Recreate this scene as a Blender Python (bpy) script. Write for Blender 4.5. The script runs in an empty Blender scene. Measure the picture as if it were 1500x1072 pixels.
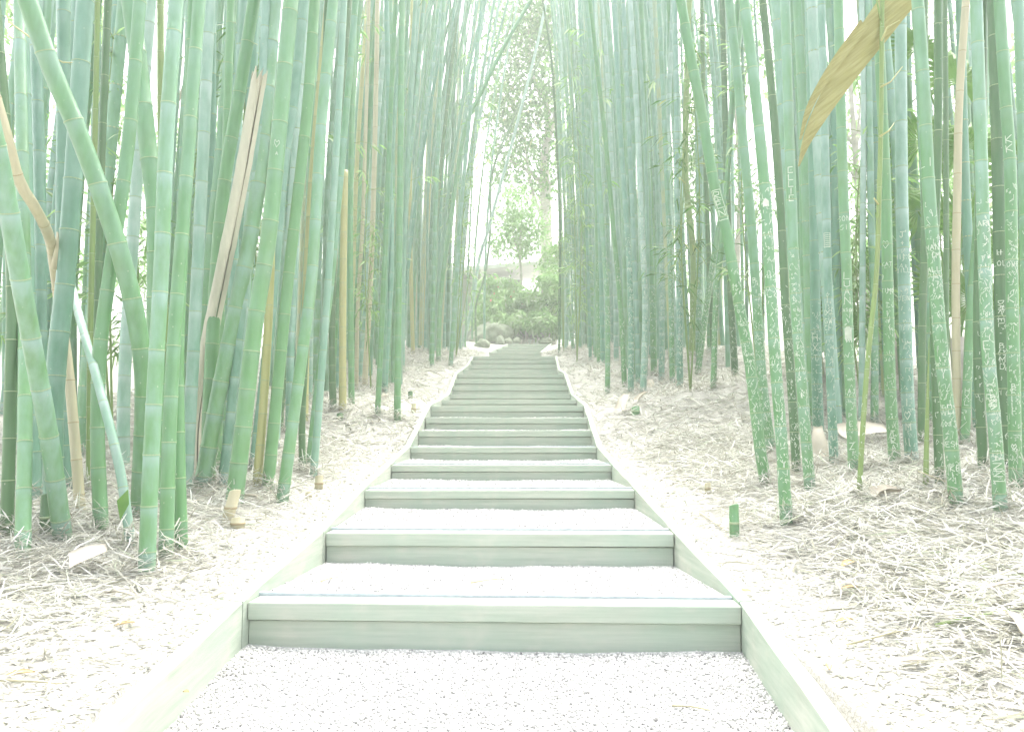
import bpy, math, random
import numpy as np
from mathutils import Vector, Matrix

random.seed(7)
rng = np.random.default_rng(7)
scene = bpy.context.scene
C = scene.collection

# ------------------------------------------------------------------ camera
F = 1167.0                      # focal length in pixels of the 1500 px wide photograph
EYE = 1.0
PITCH = math.atan(96 / F)
cam_d = bpy.data.cameras.new('camera')
cam_d.sensor_width = 36.0
cam_d.lens = 36.0 * F / 1500.0
cam_d.clip_start = 0.05
cam_d.clip_end = 2000
cam = bpy.data.objects.new('camera', cam_d)
C.objects.link(cam)
cam.location = (0, 0, EYE)
cam.rotation_euler = (math.pi / 2 + PITCH, 0, 0)
scene.camera = cam

# ------------------------------------------------------------------ light
SUN_EL, SUN_ROT = math.radians(64), math.radians(15)
world = bpy.data.worlds.new('World')
scene.world = world
world.use_nodes = True
wn = world.node_tree
bg = wn.nodes['Background']
sky = wn.nodes.new('ShaderNodeTexSky')
sky.sky_type = 'NISHITA'
sky.sun_disc = False
sky.sun_elevation = SUN_EL
sky.sun_rotation = SUN_ROT
sky.air_density = 1.0
sky.dust_density = 8.0
sky.ozone_density = 0.6
hsv = wn.nodes.new('ShaderNodeHueSaturation')      # thin bright overcast: the blue is mostly washed out
hsv.inputs['Saturation'].default_value = 0.4
wn.links.new(sky.outputs[0], hsv.inputs['Color'])
wn.links.new(hsv.outputs[0], bg.inputs['Color'])
bg.inputs['Strength'].default_value = 0.15

sun_d = bpy.data.lights.new('sun', 'SUN')
sun_d.energy = 0.5
sun_d.angle = math.radians(60)
sun_d.color = (1.0, 0.98, 0.95)
sun = bpy.data.objects.new('sun', sun_d)
C.objects.link(sun)
sdir = Vector((math.sin(SUN_ROT) * math.cos(SUN_EL), math.cos(SUN_ROT) * math.cos(SUN_EL), math.sin(SUN_EL)))
sun.rotation_euler = sdir.to_track_quat('Z', 'Y').to_euler()
sun.location = (0, 0, 30)

scene.view_settings.view_transform = 'Standard'
scene.view_settings.look = 'None'
scene.view_settings.gamma = 1.0
scene.view_settings.use_curve_mapping = False
scene.view_settings.exposure = 2.36
scene.cycles.max_bounces = 8
scene.cycles.diffuse_bounces = 6
scene.cycles.volume_bounces = 2
scene.cycles.use_denoising = True

# ------------------------------------------------------------------ helpers
CP, SP = math.cos(PITCH), math.sin(PITCH)
def ray(px, py):
    x, y = (px - 750) / F, (536 - py) / F
    yc = CP - SP * y
    return x / yc, (SP + CP * y) / yc            # X per metre of Y, Z per metre of Y
def at(px, py, Y):
    a, b = ray(px, py)
    return Vector((a * Y, Y, EYE + b * Y))
def sm(a, b, t):
    t = min(1, max(0, (t - a) / (b - a)))
    return t * t * (3 - 2 * t)

def link(name, me, mat=None, parent=None):
    o = bpy.data.objects.new(name, me)
    C.objects.link(o)
    if mat is not None and me is not None and not me.materials:
        me.materials.append(mat)
    if parent is not None:
        o.parent = parent
    return o
def tag(o, label=None, cat=None, group=None, kind=None):
    if label: o['label'] = label
    if cat: o['category'] = cat
    if group: o['group'] = group
    if kind: o['kind'] = kind
    return o
def empty(name, loc, label, cat, group=None):
    o = bpy.data.objects.new(name, None)
    C.objects.link(o)
    o.location = loc
    o.empty_display_size = 0.1
    return tag(o, label, cat, group)
def npmesh(name, verts, faces, smooth=False, attrs=None):
    """verts (n,3), faces (m,k) arrays of equal polygon size"""
    me = bpy.data.meshes.new(name)
    verts = np.asarray(verts, dtype=np.float32); faces = np.asarray(faces, dtype=np.int32)
    n, (m, k) = len(verts), faces.shape
    me.vertices.add(n); me.vertices.foreach_set('co', verts.ravel())
    me.loops.add(m * k); me.loops.foreach_set('vertex_index', faces.ravel())
    me.polygons.add(m); me.polygons.foreach_set('loop_start', np.arange(0, m * k, k, dtype=np.int32))
    if smooth: me.polygons.foreach_set('use_smooth', np.ones(m, dtype=bool))
    for nm, val in (attrs or {}).items():
        a = me.attributes.new(nm, 'FLOAT', 'POINT'); a.data.foreach_set('value', np.asarray(val, dtype=np.float32))
    me.update(calc_edges=True); me.validate()
    return me
def pymesh(name, v, f, smooth=False):
    me = bpy.data.meshes.new(name); me.from_pydata([tuple(p) for p in v], [], f); me.update()
    if smooth:
        for p in me.polygons: p.use_smooth = True
    return me
def tube(pts, radii, n=8, cap=True):
    """verts, quads of a tube along pts"""
    V, Fc = [], []
    prev = None
    for i, p in enumerate(pts):
        p = Vector(p)
        t = (Vector(pts[min(i + 1, len(pts) - 1)]) - Vector(pts[max(i - 1, 0)])).normalized()
        a = Vector((1, 0, 0)) if abs(t.x) < 0.8 else Vector((0, 1, 0))
        if prev is not None: a = prev
        u = (a - t * a.dot(t)).normalized(); w = t.cross(u); prev = u
        for k in range(n):
            th = 2 * math.pi * k / n
            V.append(p + (u * math.cos(th) + w * math.sin(th)) * radii[i])
    for i in range(len(pts) - 1):
        for k in range(n):
            a, b = i * n + k, i * n + (k + 1) % n
            Fc.append((a, b, b + n, a + n))
    if cap:
        Fc.append(tuple(range(n - 1, -1, -1)))
        Fc.append(tuple(range((len(pts) - 1) * n, len(pts) * n)))
    return V, Fc
def box(x0, x1, y0, y1, z0, z1, bev=0.0):
    import bmesh
    bm = bmesh.new()
    bmesh.ops.create_cube(bm, size=1)
    for v in bm.verts:
        v.co = Vector(((x0 + x1) / 2 + v.co.x * (x1 - x0), (y0 + y1) / 2 + v.co.y * (y1 - y0), (z0 + z1) / 2 + v.co.z * (z1 - z0)))
    if bev: bmesh.ops.bevel(bm, geom=bm.edges[:], offset=bev, segments=2, affect='EDGES', profile=0.6)
    me = bpy.data.meshes.new('board'); bm.to_mesh(me); bm.free()
    return me

# ------------------------------------------------------------------ materials
def material(name):
    m = bpy.data.materials.new(name); m.use_nodes = True
    nt = m.node_tree; b = nt.nodes['Principled BSDF']
    return m, nt, b
def N(nt, typ, **kw):
    n = nt.nodes.new(typ)
    for k, v in kw.items():
        if k in n.inputs.keys() if hasattr(n.inputs, 'keys') else False: n.inputs[k].default_value = v
        else: setattr(n, k, v)
    return n
def ramp(nt, stops):
    r = nt.nodes.new('ShaderNodeValToRGB')
    el = r.color_ramp.elements
    while len(el) < len(stops): el.new(0.5)
    for e, (p, c) in zip(el, stops):
        e.position = p; e.color = (*c, 1)
    return r
def noise(nt, scale, detail=4, vec=None, rough=0.55):
    n = nt.nodes.new('ShaderNodeTexNoise'); n.inputs['Scale'].default_value = scale
    n.inputs['Detail'].default_value = detail; n.inputs['Roughness'].default_value = rough
    if vec is not None: nt.links.new(vec, n.inputs['Vector'])
    return n
def mix(nt, fac, a, b, typ='MIX'):
    n = nt.nodes.new('ShaderNodeMix'); n.data_type = 'RGBA'; n.blend_type = typ
    for sock, v in ((n.inputs[0], fac), (n.inputs[6], a), (n.inputs[7], b)):
        if hasattr(v, 'is_output') or isinstance(v, bpy.types.NodeSocket): nt.links.new(v, sock)
        elif isinstance(v, (int, float)): sock.default_value = v
        else: sock.default_value = (*v, 1)
    return n.outputs[2]
def mapped(nt, sx, sy, sz, coord='Object'):
    tc = nt.nodes.new('ShaderNodeTexCoord'); mp = nt.nodes.new('ShaderNodeMapping')
    mp.inputs['Scale'].default_value = (sx, sy, sz)
    nt.links.new(tc.outputs[coord], mp.inputs['Vector'])
    return mp.outputs[0]
def mathn(nt, op, a, b=0.0, clamp=False):
    n = nt.nodes.new('ShaderNodeMath'); n.operation = op; n.use_clamp = clamp
    for s, v in ((n.inputs[0], a), (n.inputs[1], b)):
        if isinstance(v, bpy.types.NodeSocket): nt.links.new(v, s)
        else: s.default_value = v
    return n.outputs[0]
def bump(nt, b, h, strength, dist):
    n = nt.nodes.new('ShaderNodeBump'); n.inputs['Strength'].default_value = strength; n.inputs['Distance'].default_value = dist
    nt.links.new(h, n.inputs['Height']); nt.links.new(n.outputs[0], b.inputs['Normal'])

def bamboo_mat(name, lo, hi, wax_sky_col, wax_sky_amt, rough=0.38, blotch=(0.2, 0.22, 0.1), blotch_amt=0.25, tone=None):
    m, nt, b = material(name)
    oi = nt.nodes.new('ShaderNodeObjectInfo')
    base = mix(nt, oi.outputs['Random'], lo, hi)
    if tone:
        ta = nt.nodes.new('ShaderNodeAttribute'); ta.attribute_name = 'tone'
        tr = ramp(nt, tone); tr.color_ramp.interpolation = 'CONSTANT'; nt.links.new(ta.outputs['Fac'], tr.inputs[0]); base = tr.outputs[0]
    b.inputs['Coat Weight'].default_value = 0.35; b.inputs['Coat Roughness'].default_value = 0.22
    streak = noise(nt, 30, 3, mapped(nt, 1, 1, 0.03))
    base = mix(nt, mathn(nt, 'MULTIPLY', mathn(nt, 'SUBTRACT', streak.outputs[0], 0.35, True), 0.9), base, tuple(c * 1.35 for c in hi))
    big = noise(nt, 3.5, 5, mapped(nt, 1, 1, 0.5))
    bl = ramp(nt, [(0.52, (0, 0, 0)), (0.72, (1, 1, 1))]); nt.links.new(big.outputs[0], bl.inputs[0])
    base = mix(nt, mathn(nt, 'MULTIPLY', bl.outputs[0], blotch_amt), base, blotch)
    wx = nt.nodes.new('ShaderNodeAttribute'); wx.attribute_name = 'wax'  # bloom at the nodes together with the painted sky tint
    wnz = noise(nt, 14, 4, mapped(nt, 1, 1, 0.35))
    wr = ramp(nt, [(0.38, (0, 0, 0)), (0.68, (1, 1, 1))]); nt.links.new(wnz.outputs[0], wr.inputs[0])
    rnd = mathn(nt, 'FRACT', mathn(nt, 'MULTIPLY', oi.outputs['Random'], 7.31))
    wf = mathn(nt, 'MULTIPLY', mathn(nt, 'ADD', wx.outputs['Fac'], mathn(nt, 'MULTIPLY', wr.outputs[0], 0.55)), mathn(nt, 'MULTIPLY', mathn(nt, 'ADD', rnd, 0.25), wax_sky_amt), True)
    base = mix(nt, wf, base, wax_sky_col)
    spk = nt.nodes.new('ShaderNodeTexVoronoi'); spk.inputs['Scale'].default_value = 26
    nt.links.new(mapped(nt, 1, 1, 0.6), spk.inputs['Vector'])
    sr = ramp(nt, [(0.05, (1, 1, 1)), (0.085, (0, 0, 0))]); nt.links.new(spk.outputs['Distance'], sr.inputs[0])
    base = mix(nt, mathn(nt, 'MULTIPLY', sr.outputs[0], 0.55), base, (0.42, 0.46, 0.34))
    nt.links.new(base, b.inputs['Base Color'])
    rr = mathn(nt, 'ADD', mathn(nt, 'MULTIPLY', wf, 0.35), rough)
    nt.links.new(rr, b.inputs['Roughness'])
    bump(nt, b, streak.outputs[0], 0.12, 0.004)
    return m
M = {}
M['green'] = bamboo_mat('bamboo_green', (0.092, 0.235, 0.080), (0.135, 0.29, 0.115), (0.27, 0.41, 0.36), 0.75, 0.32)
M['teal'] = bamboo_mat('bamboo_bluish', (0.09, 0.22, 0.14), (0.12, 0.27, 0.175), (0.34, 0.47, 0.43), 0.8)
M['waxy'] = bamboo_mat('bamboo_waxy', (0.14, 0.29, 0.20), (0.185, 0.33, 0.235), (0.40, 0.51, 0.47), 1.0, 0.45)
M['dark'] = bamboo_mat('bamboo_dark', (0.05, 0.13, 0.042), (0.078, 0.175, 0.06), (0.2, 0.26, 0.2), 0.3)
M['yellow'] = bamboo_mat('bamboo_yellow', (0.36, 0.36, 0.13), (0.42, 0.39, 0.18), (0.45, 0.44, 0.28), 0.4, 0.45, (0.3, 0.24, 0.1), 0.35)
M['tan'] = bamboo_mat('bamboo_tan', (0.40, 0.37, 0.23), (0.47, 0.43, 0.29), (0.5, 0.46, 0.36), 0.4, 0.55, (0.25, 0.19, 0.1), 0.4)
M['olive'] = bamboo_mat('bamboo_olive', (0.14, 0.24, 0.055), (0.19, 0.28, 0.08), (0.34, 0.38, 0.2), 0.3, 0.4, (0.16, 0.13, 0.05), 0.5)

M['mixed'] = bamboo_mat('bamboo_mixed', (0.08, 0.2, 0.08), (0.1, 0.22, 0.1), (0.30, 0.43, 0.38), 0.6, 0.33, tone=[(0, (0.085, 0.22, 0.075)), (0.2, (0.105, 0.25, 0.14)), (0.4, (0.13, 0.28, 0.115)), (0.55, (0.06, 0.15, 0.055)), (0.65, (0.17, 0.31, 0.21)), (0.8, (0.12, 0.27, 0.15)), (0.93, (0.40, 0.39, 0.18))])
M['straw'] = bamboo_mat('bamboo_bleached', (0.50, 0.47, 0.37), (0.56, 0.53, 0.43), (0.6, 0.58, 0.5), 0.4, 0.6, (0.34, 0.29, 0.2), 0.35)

def flat_mat(name, c1, c2, scale=20, rough=0.7, trans=0.0, attr=None, stops=None, bumpv=0.0):
    m, nt, b = material(name)
    if attr:
        a = nt.nodes.new('ShaderNodeAttribute'); a.attribute_name = attr
        r = ramp(nt, stops); nt.links.new(a.outputs['Fac'], r.inputs[0]); col = r.outputs[0]
    else:
        nz = noise(nt, scale, 5, mapped(nt, 1, 1, 1))
        r = ramp(nt, [(0.3, c1), (0.7, c2)]); nt.links.new(nz.outputs[0], r.inputs[0]); col = r.outputs[0]
        if bumpv: bump(nt, b, nz.outputs[0], 0.6, bumpv)
    nt.links.new(col, b.inputs['Base Color'])
    b.inputs['Roughness'].default_value = rough
    if trans:
        tr = nt.nodes.new('ShaderNodeBsdfTranslucent'); nt.links.new(col, tr.inputs['Color'])
        mx = nt.nodes.new('ShaderNodeMixShader'); mx.inputs[0].default_value = trans
        out = nt.nodes['Material Output']
        nt.links.new(b.outputs[0], mx.inputs[1]); nt.links.new(tr.outputs[0], mx.inputs[2]); nt.links.new(mx.outputs[0], out.inputs['Surface'])
    return m
M['ring'] = flat_mat('node_ring_pale', (0.22, 0.30, 0.15), (0.36, 0.42, 0.27), 60, 0.6)
M['ring_brown'] = flat_mat('node_ring_brown', (0.26, 0.2, 0.1), (0.36, 0.3, 0.18), 60, 0.6)
M['carve'] = flat_mat('carved_scar', (0.46, 0.53, 0.42), (0.66, 0.69, 0.60), 30, 0.8)
M['litter'] = flat_mat('leaf_litter', None, None, rough=0.75, attr='shade', trans=0.15,
    stops=[(0.0, (0.20, 0.20, 0.13)), (0.12, (0.38, 0.375, 0.30)), (0.45, (0.50, 0.495, 0.44)), (0.85, (0.60, 0.60, 0.56)), (0.93, (0.34, 0.39, 0.26)), (1.0, (0.67, 0.67, 0.65))])
M['pebble'] = flat_mat('gravel_pebbles', None, None, rough=0.8, attr='shade',
    stops=[(0.0, (0.22, 0.22, 0.21)), (0.15, (0.36, 0.36, 0.35)), (0.45, (0.50, 0.50, 0.48)), (1.0, (0.62, 0.62, 0.60))])
M['leaf'] = flat_mat('green_leaf', None, None, rough=0.5, attr='shade', trans=0.35,
    stops=[(0.0, (0.04, 0.11, 0.02)), (0.5, (0.085, 0.22, 0.04)), (0.85, (0.17, 0.33, 0.08)), (1.0, (0.34, 0.36, 0.14))])
M['leafpale'] = flat_mat('pale_leaf', None, None, rough=0.5, attr='shade', trans=0.6,
    stops=[(0.0, (0.12, 0.25, 0.07)), (0.5, (0.24, 0.42, 0.14)), (0.85, (0.36, 0.52, 0.24)), (1.0, (0.52, 0.6, 0.42))])
M['palm'] = flat_mat('palm_leaf', (0.12, 0.27, 0.05), (0.2, 0.36, 0.09), 8, 0.45, 0.45)
M['bark'] = flat_mat('pale_bark', (0.30, 0.27, 0.22), (0.48, 0.45, 0.4), 6, 0.85, bumpv=0.02)
M['rock'] = flat_mat('boulder_stone', (0.13, 0.17, 0.10), (0.30, 0.32, 0.24), 4, 0.9, bumpv=0.05)
M['sheath'] = flat_mat('culm_sheath', (0.50, 0.45, 0.36), (0.64, 0.59, 0.50), 9, 0.75, 0.1)
def frond_mat():
    m, nt, b = material('dried_frond')
    mp = mapped(nt, 1, 1, 1); vr = nt.nodes.new('ShaderNodeVectorRotate'); vr.inputs['Angle'].default_value = -0.90; vr.inputs['Axis'].default_value = (0, 1, 0)
    nt.links.new(mp, vr.inputs['Vector']); m2 = nt.nodes.new('ShaderNodeMapping'); m2.inputs['Scale'].default_value = (90, 30, 4); nt.links.new(vr.outputs[0], m2.inputs['Vector'])
    g = noise(nt, 1.0, 5, m2.outputs[0], 0.6); r = ramp(nt, [(0.3, (0.25, 0.24, 0.075)), (0.5, (0.32, 0.305, 0.115)), (0.7, (0.39, 0.37, 0.17))]); nt.links.new(g.outputs[0], r.inputs[0])
    nt.links.new(r.outputs[0], b.inputs['Base Color']); b.inputs['Roughness'].default_value = 0.6; bump(nt, b, g.outputs[0], 0.5, 0.004)
    return m
M['frond'] = frond_mat()
M['yleaf'] = flat_mat('yellow_leaf', (0.40, 0.29, 0.13), (0.50, 0.38, 0.2), 15, 0.6, 0.1)
M['flower'] = flat_mat('red_flower', (0.45, 0.12, 0.1), (0.6, 0.25, 0.2), 20, 0.6, 0.2)
M['roof'] = flat_mat('roof_white', (0.66, 0.66, 0.64), (0.76, 0.76, 0.74), 3, 0.6)
M['wall'] = flat_mat('shelter_wall', (0.22, 0.25, 0.2), (0.3, 0.33, 0.27), 3, 0.8)
M['metal'] = flat_mat('galvanised_strip', (0.34, 0.38, 0.42), (0.46, 0.5, 0.54), 30, 0.4)

def wood_mat(name, scale):
    m, nt, b = material(name)
    oi = nt.nodes.new('ShaderNodeObjectInfo')
    v = mapped(nt, *scale)
    off = nt.nodes.new('ShaderNodeVectorMath'); off.operation = 'ADD'
    cmb = nt.nodes.new('ShaderNodeCombineXYZ'); nt.links.new(mathn(nt, 'MULTIPLY', oi.outputs['Random'], 40), cmb.inputs[0])
    nt.links.new(v, off.inputs[0]); nt.links.new(cmb.outputs[0], off.inputs[1])
    g = noise(nt, 1.4, 6, off.outputs[0], 0.6)
    r = ramp(nt, [(0.25, (0.30, 0.35, 0.275)), (0.5, (0.40, 0.44, 0.365)), (0.75, (0.49, 0.505, 0.435))]); nt.links.new(g.outputs[0], r.inputs[0])
    st = noise(nt, 2.2, 5, mapped(nt, 1, 1, 1))
    sr = ramp(nt, [(0.42, (0, 0, 0)), (0.68, (1, 1, 1))]); nt.links.new(st.outputs[0], sr.inputs[0])
    col = mix(nt, mathn(nt, 'MULTIPLY', sr.outputs[0], 0.7), r.outputs[0], (0.32, 0.42, 0.33))
    st2 = noise(nt, 5, 4, mapped(nt, 1, 1, 2))
    sr2 = ramp(nt, [(0.55, (0, 0, 0)), (0.75, (1, 1, 1))]); nt.links.new(st2.outputs[0], sr2.inputs[0])
    col = mix(nt, mathn(nt, 'MULTIPLY', sr2.outputs[0], 0.5), col, (0.52, 0.50, 0.43))
    nt.links.new(col, b.inputs['Base Color']); b.inputs['Roughness'].default_value = 0.8
    bump(nt, b, g.outputs[0], 0.3, 0.004)
    return m
M['wood'] = wood_mat('treated_pine', (1.2, 30, 30))
M['wood_long'] = wood_mat('treated_pine_lengthwise', (30, 1.2, 30))
def ground_mat():
    m, nt, b = material('mulch_ground')
    n1 = noise(nt, 60, 6, mapped(nt, 1, 1, 1), 0.7); n2 = noise(nt, 1.6, 4, mapped(nt, 1, 1, 1))
    r = ramp(nt, [(0.3, (0.26, 0.255, 0.21)), (0.5, (0.38, 0.375, 0.34)), (0.7, (0.48, 0.475, 0.45))]); nt.links.new(n1.outputs[0], r.inputs[0])
    col = mix(nt, mathn(nt, 'MULTIPLY', n2.outputs[0], 0.35), r.outputs[0], (0.42, 0.41, 0.36))
    nt.links.new(col, b.inputs['Base Color']); b.inputs['Roughness'].default_value = 0.95
    bump(nt, b, n1.outputs[0], 0.8, 0.015)
    return m
M['ground'] = ground_mat()
def gravel_mat():
    m, nt, b = material('gravel_bed')
    vo = nt.nodes.new('ShaderNodeTexVoronoi'); vo.inputs['Scale'].default_value = 85
    nt.links.new(mapped(nt, 1, 1, 1), vo.inputs['Vector'])
    r = ramp(nt, [(0.0, (0.38, 0.38, 0.37)), (0.5, (0.50, 0.50, 0.48)), (1.0, (0.58, 0.58, 0.56))]); nt.links.new(vo.outputs['Color'], r.inputs[0])
    nt.links.new(r.outputs[0], b.inputs['Base Color']); b.inputs['Roughness'].default_value = 0.9
    inv = mathn(nt, 'SUBTRACT', 1.0, vo.outputs['Distance'])
    bump(nt, b, inv, 0.7, 0.008)
    return m
M['gravel'] = gravel_mat()

# ------------------------------------------------------------------ the stairs' profile, from the widths the steps show
W = 1.8
STEP_PX = [  # left x, right x, y of the top edge, visible riser px
    (356, 1083, 885, 70), (474, 986, 781, 48), (533, 930, 718, 35), (573, 896, 681, 28), (601, 874, 655, 21),
    (613, 867, 630.5, 20), (623, 861, 611.6, 18), (631, 855, 594.6, 17), (647, 845, 586, 15), (659, 836, 577.6, 13),
    (663, 833, 566, 13), (666, 829, 556.5, 12), (670, 826, 547.5, 11.5), (678, 817, 542, 11), (687, 815.5, 535, 10),
    (690, 814, 528, 9.5), (693.5, 813, 522, 9)]
STEPS = []
for i, (xl, xr, y, rp) in enumerate(STEP_PX):
    a0, z0 = ray(xl, y); a1, _ = ray(xr, y)
    Y = W / (a1 - a0)
    if i == 0: Y *= 1.015
    if i == 1: Y *= 0.97
    STEPS.append(dict(Y=Y, xl=a0 * Y, xr=a1 * Y, z=EYE + z0 * Y))
for (xl, xr, y), Y in zip([(718, 791, 516), (724, 793, 511.5), (733, 797, 508), (744, 806, 504)], (24.0, 24.7, 25.4, 26.1)):
    a0, z0 = ray(xl, y); a1, _ = ray(xr, y)
    STEPS.append(dict(Y=Y, xl=a0 * Y, xr=a1 * Y, z=EYE + z0 * Y))
RISE = [0.172, 0.165] + [STEPS[i]['z'] - STEPS[i - 1]['z'] + 0.012 for i in range(2, len(STEPS))]
RISE[17] = 0.14
PROF_Y = [0.0, 1.7] + [s['Y'] for s in STEPS] + [30, 36, 60, 140]
PROF_Z = [STEPS[0]['z'] - 0.12, STEPS[0]['z'] - 0.07] + [s['z'] for s in STEPS] + [STEPS[-1]['z'] + 0.35, STEPS[-1]['z'] + 0.9, STEPS[-1]['z'] + 1.6, STEPS[-1]['z'] + 2.0]
def zp(y): return float(np.interp(y, PROF_Y, PROF_Z))
def zsm(y):
    return sum(zp(y + o) for o in (-0.3, -0.1, 0.1, 0.3)) / 4
def edge_l(y): return float(np.interp(y, [s['Y'] for s in STEPS], [s['xl'] for s in STEPS]))
def edge_r(y): return float(np.interp(y, [s['Y'] for s in STEPS], [s['xr'] for s in STEPS]))
def wob(x, y): return 0.5 * math.sin(1.9 * x + 0.7 * y) + 0.5 * math.sin(2.3 * y - 1.1 * x + 1.0)
def ground(x, y):
    z = zsm(y)
    if x > 0:
        s = max(0.0, x - edge_r(y) - 0.04)
        h = 0.085 * sm(0.05, 0.8, s) + 0.065 * min(s, 6) + 0.075 * min(2.5, max(0, s - 0.7)) * sm(4.5, 9, y)
    else:
        s = max(0.0, edge_l(y) - 0.04 - x)
        h = 0.03 * sm(0.05, 0.6, s) + 0.055 * min(s, 6)
    return z - 0.03 + h + 0.025 * wob(x * 1.7, y * 1.7) * sm(0.1, 0.8, s)
def hit(px, py, y0=2.2, y1=32):
    a, b = ray(px, py); y = y0; prev = None
    while y < y1:
        g = EYE + b * y - ground(a * y, y)
        if g <= 0: return Vector((a * y, y, ground(a * y, y)))
        y += 0.02
    return Vector((a * y1, y1, ground(a * y1, y1)))

# ground sheet
def ground_sheet():
    xs = np.concatenate([np.linspace(-90, -9, 18)[:-1], np.linspace(-9, -3, 30)[:-1], np.linspace(-3, 3, 100), np.linspace(3, 9, 30)[1:], np.linspace(9, 90, 18)[1:]])
    ys = np.concatenate([[-8, -3, 0], np.linspace(0.8, 8, 110), np.linspace(8, 28, 130)[1:], np.linspace(28, 140, 30)[1:]])
    V = np.zeros((len(ys), len(xs), 3))
    for j, y in enumerate(ys):
        el, er = edge_l(y), edge_r(y)
        for i, x in enumerate(xs):
            z = ground(x, max(y, 0.2))
            if el - 0.03 < x < er + 0.03: z = zp(y) - 0.45 if y < 27.3 else z
            V[j, i] = (x, y, z)
    nx = len(xs)
    idx = np.arange(len(ys) * nx).reshape(len(ys), nx)
    Fq = np.stack([idx[:-1, :-1], idx[:-1, 1:], idx[1:, 1:], idx[1:, :-1]], -1).reshape(-1, 4)
    tag(link('ground', npmesh('ground', V.reshape(-1, 3), Fq, True), M['ground']), kind='structure')
ground_sheet()

# ------------------------------------------------------------------ timber stairs
stairs = empty('garden_stairs', (0, STEPS[0]['Y'], STEPS[0]['z'] - 0.17), 'long straight flight of weathered timber steps with gravel treads', 'stairs')
def part(name, me, mat, loc=None):
    o = link(name, me, mat, stairs); o.matrix_parent_inverse = stairs.matrix_world.inverted()
    return o
bpy.context.view_layer.update()
SKEW = [-0.045, -0.04, -0.02] + [0.0] * 30
for i, s in enumerate(STEPS):
    cx, hw, R = (s['xl'] + s['xr']) / 2, (s['xr'] - s['xl']) / 2 - 0.003, RISE[i]
    th = min(0.065, R * 0.42)
    def put(name, me, mat, dy, dz, rx=0.0):
        o = link(name, me, mat, stairs)
        o.location = Vector((cx, s['Y'] + dy, s['z'] + dz)) - stairs.location
        o.rotation_euler = (rx, random.uniform(-0.003, 0.003), SKEW[i])
        return o
    put('nosing_board', box(-hw, hw, 0, 0.12, -th, 0, 0.006), M['wood'], 0, 0)
    put('riser_board', box(-hw, hw, 0, 0.04, -R - 0.09, 0, 0.003), M['wood'], 0.02, -th - 0.004)
    if i < 5:
        put('metal_strip', box(-hw, hw, 0, 0.03, -0.02, 0.010, 0.001), M['metal'], 0.123, 0.0)
def plank(side, i0, i1, p0=None, over=0.0):
    k = 'xl' if side < 0 else 'xr'
    T = 0.052
    a = p0 if p0 else (STEPS[i0][k], STEPS[i0]['Y'], STEPS[i0]['z'])
    b = (STEPS[i1][k], STEPS[i1]['Y'], STEPS[i1]['z'])
    ya = -0.02 if i0 >= 0 else 0
    A = Vector(a) + Vector((0, 0.003, 0.012)); B = Vector(b) + Vector((0, -0.003, 0.012))
    v = []
    nseg = max(2, int((B - A).length / 0.25))
    for q in range(nseg + 1):
        t = q / nseg
        p = A.lerp(B, t)
        lean = 0.0
        top = 0.0
        for (dx, dz) in ((0.0, top - 0.003), (0.004 * side, top), (side * (T - 0.004), top), (side * T, top - 0.004), (side * (T - lean), -0.30), (-side * lean, -0.30)):
            v.append((p.x + dx + side * 0.002 * math.sin(q * 2.1), p.y, p.z + dz + 0.002 * math.sin(q * 1.3)))
    f = []
    for q in range(nseg):
        for c in range(6):
            f.append((q * 6 + c, q * 6 + (c + 1) % 6, q * 6 + 6 + (c + 1) % 6, q * 6 + 6 + c))
    f.append(tuple(range(5, -1, -1))); f.append(tuple(range(nseg * 6, nseg * 6 + 6)))
    if side < 0: f = [tuple(reversed(q)) for q in f]
    me = pymesh('plank', [Vector(q) - stairs.location for q in v], f)
    link('side_plank', me, M['wood_long'], stairs)
s0 = STEPS[0]
plank(-1, -1, 0, (at(139, 1072, 1.85).x + 0.02, 1.85, s0['z'] - 0.055)); plank(1, -1, 0, (at(1228, 1072, 1.85).x - 0.01, 1.85, s0['z'] - 0.055))
for a, b in ((0, 1), (1, 2), (2, 3), (3, 4), (4, 7), (7, 8), (8, 9), (9, 12), (12, 13), (13, 14), (14, 16), (17, 20)):
    plank(-1, a, b); plank(1, a, b)

# gravel beds: one sheet per tread joined as the path
def gravel_z(i, x, t):
    """tread above step i (i=-1: the foot of the stairs); t 0 at its front, 1 at the next riser"""
    w = 0.003 * math.sin(7 * x + 3 * i) + 0.0015 * math.sin(23 * x + 5 * t)
    if i < 0: return STEPS[0]['z'] - RISE[0] + 0.012 * (t - 1) * 3 + w + 0.012 * abs(x) ** 2 * t
    nxt = STEPS[i + 1]['z'] - RISE[i + 1] if i + 1 < len(STEPS) else STEPS[i]['z']
    return (STEPS[i]['z'] - 0.004) * (1 - t) + t * nxt + w * min(1, t * 4) + 0.012 * (abs(x) / 0.9) ** 2 * t
TREADS = []
for i in range(-1, len(STEPS)):
    y0 = 0.9 if i < 0 else STEPS[i]['Y'] + 0.125
    y1 = STEPS[i + 1]['Y'] + 0.05 if i + 1 < len(STEPS) else 30.0
    e0 = (-1.05, 1.05) if i < 0 else (STEPS[i]['xl'], STEPS[i]['xr'])
    e1 = (STEPS[i + 1]['xl'], STEPS[i + 1]['xr']) if i + 1 < len(STEPS) else (e0[0] + 0.8, e0[1] + 0.9)
    TREADS.append((i, y0, y1, e0, e1))
GV, GF = [], []
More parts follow.
